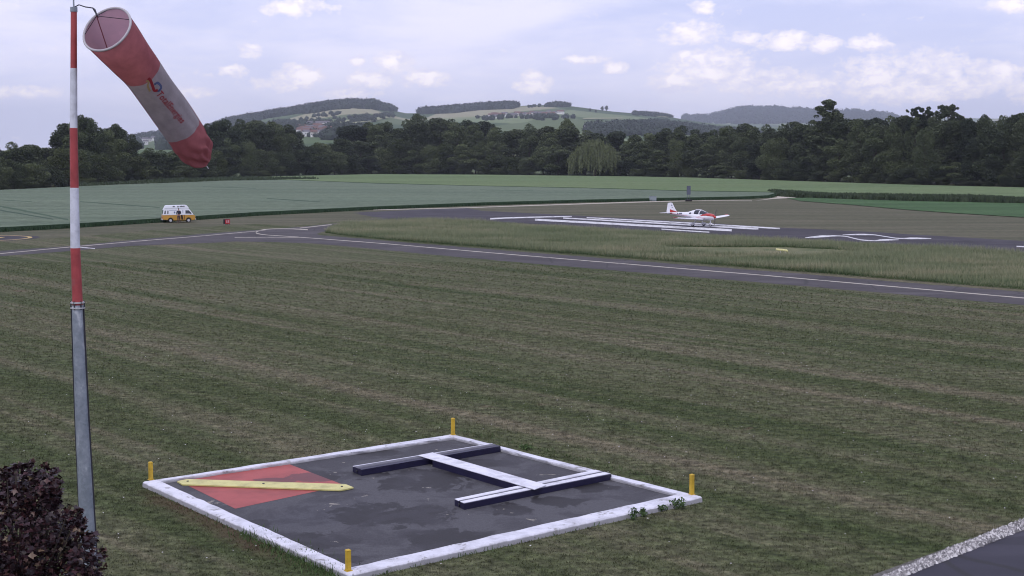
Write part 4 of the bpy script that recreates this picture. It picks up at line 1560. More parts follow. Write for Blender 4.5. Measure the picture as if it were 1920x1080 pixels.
for sg in (-1, 1):
    bb = B()
    prof = [(-.95, 1.33), (-1.25, 1.28), (-1.22, 1.40), (-.98, 1.45)]
    bb.prism([(x, sg * (.475 if x > -1.1 else .41), z) for x, z in prof], [(x, sg * .3, z) for x, z in prof])
    bb.build('rear_window', M['glass'], plane)


def airfoil(chord, th, n=12):
    pts = []
    for k in range(n):
        a = 2 * math.pi * k / n
        x = .5 + .5 * math.cos(a)
        yt = th * (1.2 * math.sqrt(max(1 - x, 0)) * (x ** .7) + .02) * (1 if math.sin(a) >= 0 else -.55)
        pts.append(((x - .5) * chord, yt * (abs(math.sin(a)) > 1e-6)))
    return pts


def wing(name, stations, mat, th=.13):
    """stations: (y, x centre, z, chord)"""
    bb = B()
    rings = []
    for (y, xc, z, ch) in stations:
        rings.append([Vector((xc + x, y, z + zz * ch)) for x, zz in airfoil(ch, th)])
    bb.loft(rings)
    return bb.build(name, mat, plane, smooth=True)


for sg in (1, -1):
    wg = wing('wing', [(sg * .45, 0.0, .72, 1.42), (sg * 2.2, .02, .84, 1.36), (sg * 4.0, .10, .97, 1.02), (sg * 4.28, .13, 1.02, .72)], M['plane_white'])
    wing('winglet_tip', [(sg * 4.27, .12, 1.02, .70), (sg * 4.36, .06, 1.06, .50), (sg * 4.40, .0, 1.10, .25)], M['plane_red'], .08)
    bb = B()
    bb.box((-.62, sg * 1.5, .775), (.22, 1.9, .025), Matrix.Rotation(sg * .06, 3, 'X') @ Matrix.Rotation(.12, 3, 'Y'))
    bb.build('flap', M['plane_white'], plane)
    wing('stabiliser', [(sg * .05, -4.1, 1.38, .75), (sg * 1.40, -4.15, 1.38, .62)], M['plane_white'], .08)
# fin and rudder
bb = B()
finp = [(-3.05, 1.38), (-3.35, 1.62), (-3.85, 2.42), (-4.12, 2.44), (-4.10, 1.35)]
bb.prism([(x, .05 if z < 2 else .03, z) for x, z in finp], [(x, -.05 if z < 2 else -.03, z) for x, z in finp])
bb.build('fin', M['plane_white'], plane, bevel=.01)
bb = B()
rud = [(-4.13, 1.37), (-4.15, 2.43), (-4.42, 2.40), (-4.60, 1.5), (-4.52, 1.38)]
bb.prism([(x, .03, z) for x, z in rud], [(x, -.03, z) for x, z in rud])
bb.build('rudder', M['plane_white'], plane, bevel=.01)
bb = B()
rb = [(-2.95, 1.37), (-3.2, 1.50), (-3.9, 1.68), (-4.10, 1.74), (-4.10, 1.36)]
bb.prism([(x, .058, z) for x, z in rb], [(x, -.058, z) for x, z in rb])
bb.build('fin_root_band', M['plane_red'], plane)
for sg in (-1, 1):
    for (xx, zz, rr) in ((-3.85, 2.16, .085), (-3.80, 1.93, .06)):
        bb = B()
        star = [(xx + rr * (1 if k % 2 == 0 else .5) * math.sin(k * math.pi / 5), zz + rr * (1 if k % 2 == 0 else .5) * math.cos(k * math.pi / 5)) for k in range(10)]
        bb.prism([(x, sg * .062, z) for x, z in star], [(x, sg * .03, z) for x, z in star])
        bb.build('fin_badge', M['plane_grey'], plane)
    # registration characters: small dark strokes on the tail boom
    bb = B()
    x_ = -2.95
    for kk, wd_ in enumerate((.09, .05, .1, .09, .1)):
        yy = sg * np.interp(x_, [-3.4, -2.2], [.15, .285])
        bb.box((x_, yy, 1.30), (wd_, .012, .035 if kk == 1 else .15))
        x_ += .15
    bb.build('registration_mark', M['plane_grey'], plane)


def wheel(parent, c_, r_, w_, name='wheel', hub=True):
    rings = []
    for (yy, rr) in ((-w_ / 2, r_ * .6), (-w_ / 2, r_ * .9), (-w_ * .3, r_), (w_ * .3, r_), (w_ / 2, r_ * .9), (w_ / 2, r_ * .6)):
        rings.append([Vector((c_[0] + rr * math.cos(a), c_[1] + yy, c_[2] + rr * math.sin(a))) for a in np.linspace(0, 2 * math.pi, 20, endpoint=False)])
    bb = B()
    bb.loft(rings)
    wh = bb.build(name, M['rubber'], parent, smooth=True)
    bb = B()
    bb.loft([[Vector((c_[0] + rr * math.cos(a), c_[1] + yy, c_[2] + rr * math.sin(a))) for a in np.linspace(0, 2 * math.pi, 16, endpoint=False)]
             for yy, rr in ((-w_ * .56, r_ * .3), (-w_ * .54, r_ * .58), (w_ * .54, r_ * .58), (w_ * .56, r_ * .3))])
    bb.build('hub', M['chrome'], wh)
    return wh


for sg in (1, -1):
    wheel(plane, (-.35, sg * .93, .19), .19, .13)
    bb = B()
    bb.tube([(-.28, sg * .35, .66), (-.31, sg * .65, .50), (-.35, sg * .86, .22)], [.045, .04, .035], 8)
    bb.build('gear_leg', M['plane_white'], plane)
    bb = B()
    bb.loft([[Vector((x, sg * .93 + w_ * math.cos(a), z + h_ * math.sin(a))) for a in np.linspace(0, 2 * math.pi, 12, endpoint=False)] for x, z, w_, h_ in
             ((.02, .22, .02, .03), (-.08, .24, .09, .10), (-.32, .26, .11, .13), (-.6, .25, .07, .08), (-.78, .25, .01, .02))])
    bb.build('wheel_spat', M['plane_white'], plane, smooth=True)
wheel(plane, (1.28, 0, .17), .17, .12)
bb = B()
bb.tube([(1.25, 0, .70), (1.27, 0, .30)], .05, 8)
bb.box((1.28, 0, .35), (.30, .20, .05))
bb.build('nose_leg', M['plane_white'], plane)
bb = B()
bb.loft([[Vector((x, w_ * math.cos(a), z + h_ * math.sin(a))) for a in np.linspace(0, 2 * math.pi, 12, endpoint=False)] for x, z, w_, h_ in
         ((1.55, .22, .02, .03), (1.46, .24, .08, .09), (1.26, .27, .10, .12), (.98, .25, .01, .02))])
bb.build('wheel_spat', M['plane_white'], plane, smooth=True)
bb = B()
bb.tube([(-1.8, 0, 1.48), (-1.95, 0, 1.80)], [.012, .006], 5)
bb.build('aerial', M['plane_grey'], plane)

# ------------------------------------------------------------------ camper van
vb0 = G(318, 418.6)
vb1 = G(350.5, 416.2)
vmid = (vb0 + vb1) / 2

VS = 0.86
van = empty('camper_van', (G(327, 418.6).x, vmid.y + .55, 0.0), math.radians(19), label='yellow and white high top camper van parked beside the wheat', cat='van')
van.scale = (VS, VS, VS)
WV = .92


def side(zv):
    return WV - max(0, zv - 1.05) * .13


def profobj(name, pts, mat, y0=None, y1=None, bevel=.02, parent=None, wf_=side, grow_=0.0):
    bb = B()
    bb.prism([(x, wf_(z) + grow_, z) for x, z in pts], [(x, -(wf_(z) + grow_), z) for x, z in pts])
    return bb.build(name, mat, parent or van, bevel=bevel)


def arc(cx, cz, r_, a0, a1, n=8):
    return [(cx + r_ * math.cos(a), cz + r_ * math.sin(a)) for a in np.linspace(a0, a1, n)]


low_pts = [(-2.25, .45), (-2.27, .8), (-2.24, 1.12), (2.02, 1.12), (2.20, .95), (2.24, .70), (2.20, .40), (1.68, .36)] + arc(1.30, .36, .38, 0, math.pi) + [(.86, .34), (-.80, .34)] + \
    arc(-1.18, .36, .38, 0, math.pi) + [(-1.62, .40)]
profobj('lower_body', low_pts, M['van_yellow'], bevel=.015)
profobj('upper_body', [(-2.23, 1.13), (-2.10, 1.88), (-1.95, 1.96), (1.30, 1.96), (1.42, 1.90), (2.00, 1.13)], M['van_white'])
profobj('high_roof', [(-2.08, 1.97), (-1.98, 2.05), (-1.84, 2.36), (-1.66, 2.43), (.98, 2.46), (1.12, 2.41), (1.40, 2.02), (1.36, 1.97)], M['van_white'], bevel=.04,
        wf_=lambda z: .80 - max(0, z - 2.2) * .35)
for sg in (-1, 1):
    def win(name, pts, mat, off=.008):
        bb = B()
        bb.prism([(x, sg * (side(z) + off), z) for x, z in pts], [(x, sg * (side(z) - .02), z) for x, z in pts])
        return bb.build(name, mat, van)
    win('cab_window', [(.88, 1.26), (.88, 1.72), (1.36, 1.72), (1.74, 1.30), (1.70, 1.26)], M['glass'])
    win('side_window', [(-1.62, 1.26), (-1.58, 1.72), (-1.44, 1.72), (-1.46, 1.26)], M['glass'])
    win('side_window', [(-2.04, 1.24), (-1.96, 1.70), (-1.80, 1.72), (-1.84, 1.24)], M['glass'])
    if sg < 0:
        win('blue_decal', [(-1.36, 1.70), (-.3, 1.72), (-.3, 1.76), (-1.36, 1.74)], M['van_blue'])
        win('blue_decal', [(-.72, 1.36), (-.60, 1.30), (-.5, 1.40), (-.55, 1.58), (-.70, 1.55)], M['van_blue'])
        win('blue_decal', [(-.1, 1.70), (.05, 1.70), (.05, 1.77), (-.1, 1.77)], M['van_blue'])
        win('blue_decal', [(.50, 1.38), (.56, 1.38), (.56, 1.78), (.50, 1.78)], M['van_blue'])
        win('door_opening', [(.30, .42), (.22, 1.10), (.46, 1.10), (.58, .42)], mat_new('van_inside', .9, (.03, .02, .018)), .006)
        win('door_trim', [(.66, .42), (.66, 1.10), (.78, 1.10), (.78, .42)], mat_new('van_trim_brown', .7, (.22, .11, .03)), .01)
        # dark lettering blocks on the roof side
        for (x0, x1, z0, z1) in ((-.84, -.56, 2.20, 2.34), (-.20, -.04, 2.16, 2.36), (.12, .28, 2.22, 2.36), (.32, .44, 2.22, 2.38), (.48, .60, 2.24, 2.36), (.64, .78, 2.22, 2.38)):
            bb = B()
            f = lambda z: .80 - max(0, z - 2.2) * .35
            bb.prism([(x0, -(f(z0) + .012), z0), (x1, -(f(z0) + .012), z0), (x1, -(f(z1) + .012), z1), (x0, -(f(z1) + .012), z1)],
                     [(x0, -.6, z0), (x1, -.6, z0), (x1, -.6, z1), (x0, -.6, z1)])
            bb.build('roof_lettering', M['sign_black'], van)
    win('waist_trim', [(-2.2, 1.09), (-2.2, 1.135), (1.98, 1.135), (1.98, 1.09)], M['van_white'], .014)
    for cx in (1.30, -1.18):
        wheel(van, (cx, sg * (WV - .12), .32), .32, .2)
bb = B()
bb.prism([(2.03, .74, 1.16), (1.99, -.74, 1.16), (1.50, -.70, 1.80), (1.50, .70, 1.80)], [(1.93, .74, 1.15), (1.93, -.74, 1.15), (1.42, -.70, 1.79), (1.42, .70, 1.79)])
bb.build('windscreen', M['glass'], van)
bb = B()
bb.prism([(-2.235, .66, 1.25), (-2.235, -.66, 1.25), (-2.145, -.62, 1.76), (-2.145, .62, 1.76)], [(-2.18, .66, 1.25), (-2.18, -.66, 1.25), (-2.1, -.62, 1.76), (-2.1, .62, 1.76)])
bb.build('rear_window', M['glass'], van)
for x_, nm in ((-2.32, 'rear_bumper'), (2.28, 'front_bumper')):
    bb = B()
    bb.box((x_, 0, .46), (.12, 1.84, .17))
    bb.build(nm, M['chrome'], van, bevel=.02)
for sg in (-1, 1):
    bb = B()
    bb.box((-2.27, sg * .80, .78), (.04, .16, .26))
    bb.build('tail_light', M['tail_red'], van)
    bb = B()
    bb.tube([(2.20, sg * .62, .80), (2.26, sg * .62, .80)], [.11, .10], 14)
    bb.build('headlight', M['chrome'], van)
    bb = B()
    bb.box((1.55, sg * 1.0, 1.34), (.07, .14, .22))
    bb.build('wing_mirror', M['sign_black'], van, bevel=.01)
bb = B()
bb.box((-2.275, 0, .80), (.02, .46, .11))
bb.build('number_plate', M['sign_white'], van)
bb = B()
bb.box((0, 0, .38), (3.9, 1.5, .16))
bb.build('underbody', M['sign_black'], van)

# ------------------------------------------------------------------ person at the van
pp_ = G(336, 418.4)
pers = empty('person', (pp_.x, pp_.y - .1, 0.03), math.radians(20), label='person in dark jacket and brown trousers standing at the van side door', cat='person')


def skin_obj(name, verts, edges, rad, mat, parent, sub=1):
    me = bpy.data.meshes.new(name)
    me.from_pydata(verts, edges, [])
    o = link(name, me, mat, parent)
    md = o.modifiers.new('skin', 'SKIN')
    md.use_smooth_shade = True
    for i, sv in enumerate(me.skin_vertices[0].data):
        r_ = rad[i]
        sv.radius = (r_, r_) if not isinstance(r_, tuple) else r_
        sv.use_root = (i == 0)
    s2 = o.modifiers.new('subsurf', 'SUBSURF')
    s2.levels = s2.render_levels = sub
    return o


# pelvis root; facing the van (+y), arms reaching forward; slight stoop
bv_, be_, br_ = [], [], []


def bone(par, co, r_):
    bv_.append(co)
    br_.append(r_)
    if par is not None:
        be_.append((par, len(bv_) - 1))
    return len(bv_) - 1


pel = bone(None, (0, 0, .93), (.155, .115))
wst = bone(pel, (0, .01, 1.10), (.135, .10))
cst = bone(wst, (0, .03, 1.30), (.16, .115))
shl = bone(cst, (0, .04, 1.43), (.12, .08))
nck = bone(shl, (0, .06, 1.51), .052)
hd1 = bone(nck, (0, .08, 1.58), (.07, .08))
hd2 = bone(hd1, (0, .09, 1.67), (.078, .098))
hd3 = bone(hd2, (0, .085, 1.74), (.055, .07))
nose = bone(hd2, (0, .195, 1.645), .012)
for sg in (-1, 1):
    hip = bone(pel, (sg * .10, 0, .86), .095)
    kn = bone(hip, (sg * .115, .03 + .06 * sg, .48), .062)
    an = bone(kn, (sg * .12, -.03 + .10 * sg, .09), .043)
    he = bone(an, (sg * .12, -.02 + .10 * sg, .05), .04)
    to_ = bone(he, (sg * .14, .15 + .10 * sg, .035), (.045, .03))
    sh = bone(shl, (sg * .185, .04, 1.40), .06)
    el_ = bone(sh, (sg * .25, .06, 1.13), .045)
    wr_ = bone(el_, (sg * .17, .27, 1.03 + .05 * sg), .030)
    pa = bone(wr_, (sg * .16, .345, 1.03 + .05 * sg), (.038, .018))
    for k, (dx_, ln_) in enumerate(((-.03, .075), (-.010, .085), (.010, .08), (.03, .06))):
        kn1 = bone(pa, (sg * .16 + dx_, .345 + ln_ * .5 + .01, 1.03 + .05 * sg), .009)
        bone(kn1, (sg * .16 + dx_, .345 + ln_, 1.005 + .05 * sg), .008)
    th1 = bone(wr_, (sg * .16 - sg * .045, .33, 1.045 + .05 * sg), .011)
    bone(th1, (sg * .16 - sg * .055, .37, 1.04 + .05 * sg), .009)
body = skin_obj('body', bv_, be_, br_, M['skin'], pers)
# clothing: jacket and trousers as their own slightly larger skins
jk = [(0, 0, .98), (0, .01, 1.10), (0, .03, 1.30), (0, .04, 1.44)]
jr = [(.175, .135), (.155, .12), (.18, .135), (.135, .095)]
je = [(0, 1), (1, 2), (2, 3)]
for sg in (-1, 1):
    i0 = len(jk)
    jk += [(sg * .19, .04, 1.40), (sg * .25, .06, 1.13), (sg * .185, .24, 1.045 + .05 * sg)]
    jr += [.075, .058, .044]
    je += [(3, i0), (i0, i0 + 1), (i0 + 1, i0 + 2)]
skin_obj('jacket', jk, je, jr, M['jacket'], pers)
tk = [(0, 0, .96), (0, 0, .90)]
tr_ = [(.168, .128), (.165, .13)]
te = [(0, 1)]
for sg in (-1, 1):
    i0 = len(tk)
    tk += [(sg * .10, 0, .80), (sg * .115, .03 + .06 * sg, .48), (sg * .12, -.03 + .10 * sg, .10)]
    tr_ += [.108, .078, .062]
    te += [(1, i0), (i0, i0 + 1), (i0 + 1, i0 + 2)]
skin_obj('trousers', tk, te, tr_, M['trousers'], pers)
hv = [(0, .05, 1.62), (0, .06, 1.71), (0, .075, 1.775)]
skin_obj('hair', hv, [(0, 1), (1, 2)], [(.07, .06), (.085, .085), (.06, .07)], M['hair'], pers)
for sg in (-1, 1):
    bb = B()
    bb.box((sg * .12, .04 + .10 * sg, .035), (.10, .28, .07))
    bb.build('shoe', M['sign_black'], pers, bevel=.02)

# ------------------------------------------------------------------ small airfield furniture
rs = G(425, 421.2)
sg_ = empty('runway_sign', rs, math.radians(30), label='small red box sign with white characters on the grass right of the van', cat='sign')
k_ = rs.y / FPX
bb = B()
bb.box((0, 0, .36), (.72, .34, .56))
bb.build('housing', M['sign_black'], sg_, bevel=.02)
bb = B()
bb.box((.06, -.18, .36), (.56, .02, .50))
bb.build('face', M['sign_red'], sg_)
for x_ in (-.07, .15):
    bb = B()
    for (cx, cz, w_, h_) in ((0, .15, .13, .035), (.048, .10, .035, .10), (0, .045, .13, .035), (-.048, -.01, .035, .10), (0, -.065, .13, .035)):
        bb.box((.06 + x_ - .02, -.195, .33 + cz), (w_, .008, h_))
    bb.build('character', M['sign_white'], sg_)
for x_ in (-.25, .25):
    bb = B()
    bb.tube([(x_, 0, 0), (x_, 0, .09)], .03, 8)
    bb.build('leg', M['chrome'], sg_)

gs = G(1291, 377.5)
pk = gs.y / FPX
pn = empty('grey_board', gs, label='upright dark grey board standing at the edge of the wheat behind the plane', cat='board')
zt_, zb_ = (377.5 - 348.5) * pk, (377.5 - 365) * pk
bb = B()
bb.box((0, 0, (zt_ + zb_) / 2), (7.2 * pk, .10, zt_ - zb_))
bb.build('panel', M['panel_grey'], pn, bevel=.02)
bb = B()
for x_ in (-.22, .22):
    bb.tube([(x_, .06, 0), (x_, .06, zb_ + .4)], .035, 8)
bb.build('posts', M['panel_grey'], pn)
bb = B()
bb.box((0, .0, .16), (1.1, .6, .32))
bb.build('footing', M['sign_black'], pn, bevel=.03)

cb = G(1224, 377)
ck = cb.y / FPX
cbx = empty('pale_cabinet', cb, label='small faint grey box in the wheat edge behind the tail of the plane', cat='cabinet')
bb = B()
bb.box((0, 0, .45), (13 * ck, .5, .75))
bb.build('casing', M['box_pale'], cbx, bevel=.02)
bb = B()
bb.box((0, 0, .85), (14 * ck, .6, .05))
bb.build('lid', M['box_pale'], cbx)

ym = G(1465, 475.5)
yk = ym.y / FPX
ymk = empty('yellow_marker', ym, math.radians(-4), label='low yellow marker board on short white legs in the tall grass', cat='marker')
bb = B()
b0 = (475.5 - 469.5) * yk
bb.prism([(-11 * yk, -.2, b0 + .10), (4 * yk, -.22, b0 + .02), (12 * yk, -.15, b0 - .02), (11 * yk, .3, b0 + .08), (-9 * yk, .35, b0 + .15)],
         [(-11 * yk, -.2, b0 + .04), (4 * yk, -.22, b0 - .04), (12 * yk, -.15, b0 - .08), (11 * yk, .3, b0 + .02), (-9 * yk, .35, b0 + .09)])
bb.build('board', M['bar_yellow'], ymk)
for x_ in (-.08, .30):
    bb = B()
    bb.tube([(x_, 0, 0), (x_, 0, b0)], .03, 8)
    bb.build('leg', M['sign_white'], ymk)

# ------------------------------------------------------------------ trees
def lobe_points(lobes_, n, inner=0.35):
    """leaf centres on and in a set of ellipsoid lobes (x,y,z,rx,rz)"""
    wts = np.array([l[3] ** 2 for l in lobes_])
    wts /= wts.sum()
    idx = RNG.choice(len(lobes_), n, p=wts)
    Lb = np.array(lobes_)[idx]
    q = RNG.normal(0, 1, (n, 3))
    q /= np.linalg.norm(q, axis=1)[:, None]
    q *= RNG.uniform(inner, 1, (n, 1)) ** 0.5
    return Lb[:, :3] + q * Lb[:, [3, 3, 4]]


def make_tree(variant, seed, leafmat_, n=15000):
    """unit tree, 20 m tall"""
    r = random.Random(seed)
    lobes_ = []
    if variant == 'round':
        for _ in range(26):
            a, u = r.uniform(0, 6.28), r.random()
            z = 3 + 14.5 * u
            R_ = 6.0 * math.sin(math.pi * min(1, (z + 1) / 20.5)) ** 0.6
            d_ = R_ * r.uniform(.35, .85)
            s_ = r.uniform(1.4, 2.7)
            lobes_.append((math.cos(a) * d_, math.sin(a) * d_, z, s_, s_ * .85))
        lobes_.append((0, 0, 10, 4.2, 7))
        lobes_.append((r.uniform(-1, 1), 0, 18.0, 2.0, 2.0))
        tw_ = .35
    elif variant == 'tall':
        for _ in range(26):
            a, u = r.uniform(0, 6.28), r.random()
            z = 2.5 + 15.5 * u
            R_ = 4.0 * (1 - .45 * abs(u - .35))
            d_ = R_ * r.uniform(.3, .8)
            s_ = r.uniform(1.2, 2.3)
            lobes_.append((math.cos(a) * d_, math.sin(a) * d_, z, s_, s_ * 1.1))
        lobes_.append((0, 0, 9, 3.0, 7.5))
        lobes_.append((r.uniform(-.6, .6), 0, 18.6, 1.3, 1.4))
        tw_ = .3
    elif variant == 'sparse':
        for _ in range(150):
            a, u = r.uniform(0, 6.28), r.random()
            z = 2 + 17.6 * u
            d_ = (6.3 * (1 - u) ** .48 + .4) * r.uniform(.1, 1.05)
            s_ = r.uniform(.5, 1.1)
            lobes_.append((math.cos(a) * d_, math.sin(a) * d_, z, s_, s_ * .65))
        lobes_.append((0, 0, 9, 2.2, 5.5))
        tw_ = .3
    elif variant == 'open':
        for _ in range(60):
            a, u = r.uniform(0, 6.28), r.random()
            z = 13.5 + 5.9 * u
            d_ = 6.2 * r.uniform(.1, 1.0) ** .7 * (1 - .35 * u)
            s_ = r.uniform(.45, .95)
            lobes_.append((math.cos(a) * d_, math.sin(a) * d_, z, s_, s_ * .7))
        lobes_.append((0, 0, 8, 4.8, 6))
        tw_ = .3
    elif variant == 'shrub':
        for _ in range(16):
            a = r.uniform(0, 6.28)
            z = r.uniform(2, 16)
            d_ = 7.5 * r.uniform(.2, .9) * math.sqrt(max(.1, 1 - (z / 19) ** 2))
            s_ = r.uniform(2.2, 3.6)
            lobes_.append((math.cos(a) * d_, math.sin(a) * d_, z, s_, s_))
        lobes_.append((0, 0, 8, 6, 8))
        tw_ = .3
    bb = B()
    bb.tube([(0, 0, -.3), (.1, 0, 5), (0, .1, 11), (0, 0, 17)], [tw_, tw_ * .8, tw_ * .5, .06], 8)
    tm = bb
    for (x, y, z, rx, rz) in lobes_[:12]:
        bb.tube([(0, 0, max(2, z * .55)), (x * .5, y * .5, z * .85), (x, y, z)], [.14, .09, .03], 5)
    me_t = bpy.data.meshes.new('trunk')
    me_t.from_pydata(bb.v, [], bb.f)
    me_t.materials.append(M['bark'])
    q = lobe_points(lobes_, n)
    q[:, 2] = np.clip(q[:, 2], .3, None)
    V, F = quads(q, RNG.uniform(.28, .70, n), flat=.3, aspect=.75)
    return me_t, npmesh('crown', V, F, leafmat_)


variants = {}
for i in range(4):
    variants['round%d' % i] = make_tree('round', 10 + i, M['tree_leaf'])
for i in range(3):
    variants['tall%d' % i] = make_tree('tall', 30 + i, M['tree_leaf_dark'])
for i in range(3):
    variants['shrub%d' % i] = make_tree('shrub', 50 + i, M['bush_leaf'] if i == 0 else M['tree_leaf'], 15000)
for i in range(2):
    variants['sparse%d' % i] = make_tree('sparse', 70 + i, M['tree_leaf_dark'], 13000)
    variants['open%d' % i] = make_tree('open', 90 + i, M['tree_leaf_dark'], 9000)

prof_top = [(-300, 264), (0, 270), (30, 262), (60, 270), (90, 275), (105, 240), (130, 222), (160, 215), (185, 222), (202, 236), (222, 233), (240, 240), (250, 266), (300, 282), (345, 272), (385, 232),
            (427, 221), (484, 223), (520, 223), (541, 231), (560, 248), (575, 258), (625, 257), (640, 248), (666, 229), (705, 226), (757, 223), (770, 214), (797, 213), (808, 219), (850, 219), (899, 224),
            (920, 226), (946, 239), (955, 244), (977, 231), (1006, 231), (1018, 239), (1042, 225), (1068, 222), (1089, 236), (1100, 247), (1133, 248), (1154, 242), (1172, 248), (1230, 248), (1247, 238),
            (1277, 232), (1303, 238), (1340, 240), (1358, 232), (1400, 229), (1440, 232), (1476, 229), (1512, 222), (1597, 219), (1642, 218), (1687, 214), (1800, 212), (1823, 217), (1847, 213), (1884, 214), (1920, 209), (2300, 205)]
base_y = [(-300, 372), (0, 356), (130, 349.5), (250, 344), (400, 335.5), (500, 330.5), (700, 325.8), (900, 326.5), (1160, 330), (1300, 332.5), (1500, 339), (1700, 345.5), (1920, 351), (2300, 362)]
PT, BY = np.array(prof_top), np.array(base_y)


def place_tree(key, px_, dist, top_y, width, label, cat='tree', group=None, name='tree', sx=None):
    """width in photo pixels"""
    me_t, me_c = variants[key]
    base = P(px_, YH, dist)
    hgt = CAMH + (YH - top_y) / FPX * dist
    root_ = empty(name, (base.x, dist, 0), random.uniform(0, 6.28), label=label, cat=cat, group=group)
    wunit = {'round': 14.5, 'tall': 11.0, 'shrub': 18.5, 'sparse': 12.5, 'open': 13.0}[key[:-1]]
    s_ = width * dist / FPX / wunit
    root_.scale = (s_, s_, hgt / 20.2)
    link('trunk', me_t, None, root_)
    link('crown', me_c, None, root_)
    return root_


def bdist(x):
    y = np.interp(x, BY[:, 0], BY[:, 1])
    return CAMH * FPX / (y - YH)


GB, GM, GF = 'tall trees at the back of the wood edge', 'middle trees of the wood edge', 'lower trees at the front of the wood edge'
# trees with a look of their own
special = [
    ('sparse0', 1552, 14, 187, 112, 'ragged tall tree rising above the wood in front of the far ridge'),
    ('open0', 1722, 16, 197, 78, 'thin topped tall tree, left one of a ragged pair above the right wood'),
    ('open1', 1776, 18, 194, 78, 'thin topped tall tree, right one of a ragged pair above the right wood'),
    ('round1', 152, 20, 214, 88, 'big round topped tree rising behind the mast'),
    ('tall1', 218, 22, 231, 52, 'narrow tree just right of the big tree behind the mast'),
    ('round2', 782, 26, 211, 66, 'tree with the highest crown in the middle of the wood below the hill saddle'),
    ('round0', 1062, 24, 221, 60, 'tall tree behind and left of the weeping willow'),
    ('open0', 1925, 30, 205, 90, 'loose crowned tall tree at the right edge of the picture'),
]
for key, px_, dd_, ty, wd_, lb in special:
    place_tree(key, px_, bdist(px_) + dd_, ty, wd_, lb)
ORD = ['first', 'second', 'third', 'fourth', 'fifth', 'sixth', 'seventh', 'eighth', 'ninth', 'tenth', 'eleventh', 'twelfth', 'thirteenth', 'fourteenth', 'fifteenth', 'sixteenth', 'seventeenth', 'eighteenth']
MARKS_ = [(140, 'the windsock mast'), (600, 'the village gap'), (1115, 'the weeping willow'), (1548, 'the ragged tall tree')]


def rowlabels(kind_, xs):
    """one label per tree of a row: its place counted from the nearest landmark"""
    res_ = [None] * len(xs)
    cnt = {}
    for i in sorted(range(len(xs)), key=lambda i: min(abs(xs[i] - m_[0]) for m_ in MARKS_)):
        mk = min(MARKS_, key=lambda m_: abs(xs[i] - m_[0]))
        sd_ = 'left' if xs[i] < mk[0] else 'right'
        k_ = cnt.get((mk[1], sd_), 0)
        cnt[(mk[1], sd_)] = k_ + 1
        res_[i] = '%s, %s %s of %s' % (kind_, ORD[min(k_, 17)], sd_, mk[1])
    return res_


def row_xs(lo, hi, a_, b2_, skip=()):
    xs, x_ = [], lo
    while x_ < hi:
        if not any(p_ < x_ < q_ for p_, q_ in skip):
            xs.append(x_)
        x_ += random.uniform(a_, b2_)
    return xs


xs = row_xs(-70, 2010, 26, 36)
for x, lb in zip(xs, rowlabels('tall back row tree of the wood', xs)):
    if not (556 < x < 642):
        ty = np.interp(x, PT[:, 0], PT[:, 1]) + random.uniform(0, 4)
        place_tree(random.choice(['round0', 'round1', 'round2', 'round3', 'tall0', 'tall1', 'tall2']), x, bdist(x) + random.uniform(18, 40), ty, random.uniform(66, 92), lb, group=GB)
    else:
        place_tree('shrub1', x, bdist(x) + 14, 261 + random.uniform(0, 4), 56, lb, group=GB)
xs = row_xs(-70, 2010, 30, 40)
for x, lb in zip(xs, rowlabels('middle row tree of the wood', xs)):
    t_y = np.interp(x, PT[:, 0], PT[:, 1])
    b_y = np.interp(x, BY[:, 0], BY[:, 1])
    ty = max(t_y + 8, t_y * random.uniform(.6, .85) + b_y * random.uniform(.15, .4) - 14)
    if x > 1240:
        ty = t_y + random.uniform(4, 14)
    place_tree(random.choice(['tall0', 'tall1', 'tall2', 'round0'] if x > 1240 else ['round0', 'round1', 'round2', 'round3', 'tall2']), x, bdist(x) + random.uniform(9, 17), ty,
               random.uniform(60, 84) if x < 1240 else random.uniform(54, 72), lb, group=GM)
xs = row_xs(-70, 2010, 26, 36, ((1062, 1168),))
for x, lb in zip(xs, rowlabels('lower front row tree of the wood', xs)):
    t_y = np.interp(x, PT[:, 0], PT[:, 1])
    b_y = np.interp(x, BY[:, 0], BY[:, 1])
    k_ = random.uniform(.38, .70) if x < 1240 else random.uniform(.25, .85)
    place_tree(random.choice(['shrub0', 'shrub1', 'shrub2', 'round1', 'round3'] if x < 1240 else ['shrub1', 'shrub2', 'tall0', 'tall1', 'round3']), x, bdist(x) + random.uniform(2, 8), b_y + (t_y - b_y) * k_,
               random.uniform(54, 84), lb, group=GF)
# low bushes closing the foot of the wood
xs = row_xs(-70, 2010, 24, 34)
for x, lb in zip(xs, rowlabels('low bush at the foot of the wood', xs)):
    b_y = np.interp(x, BY[:, 0], BY[:, 1])
    place_tree(random.choice(['shrub1', 'shrub2']), x, bdist(x) + (8 if 1050 < x < 1180 else random.uniform(1, 3)), b_y - random.uniform(12, 26), random.uniform(34, 52), lb, 'bush', 'bushes at the foot of the wood edge', 'bush')

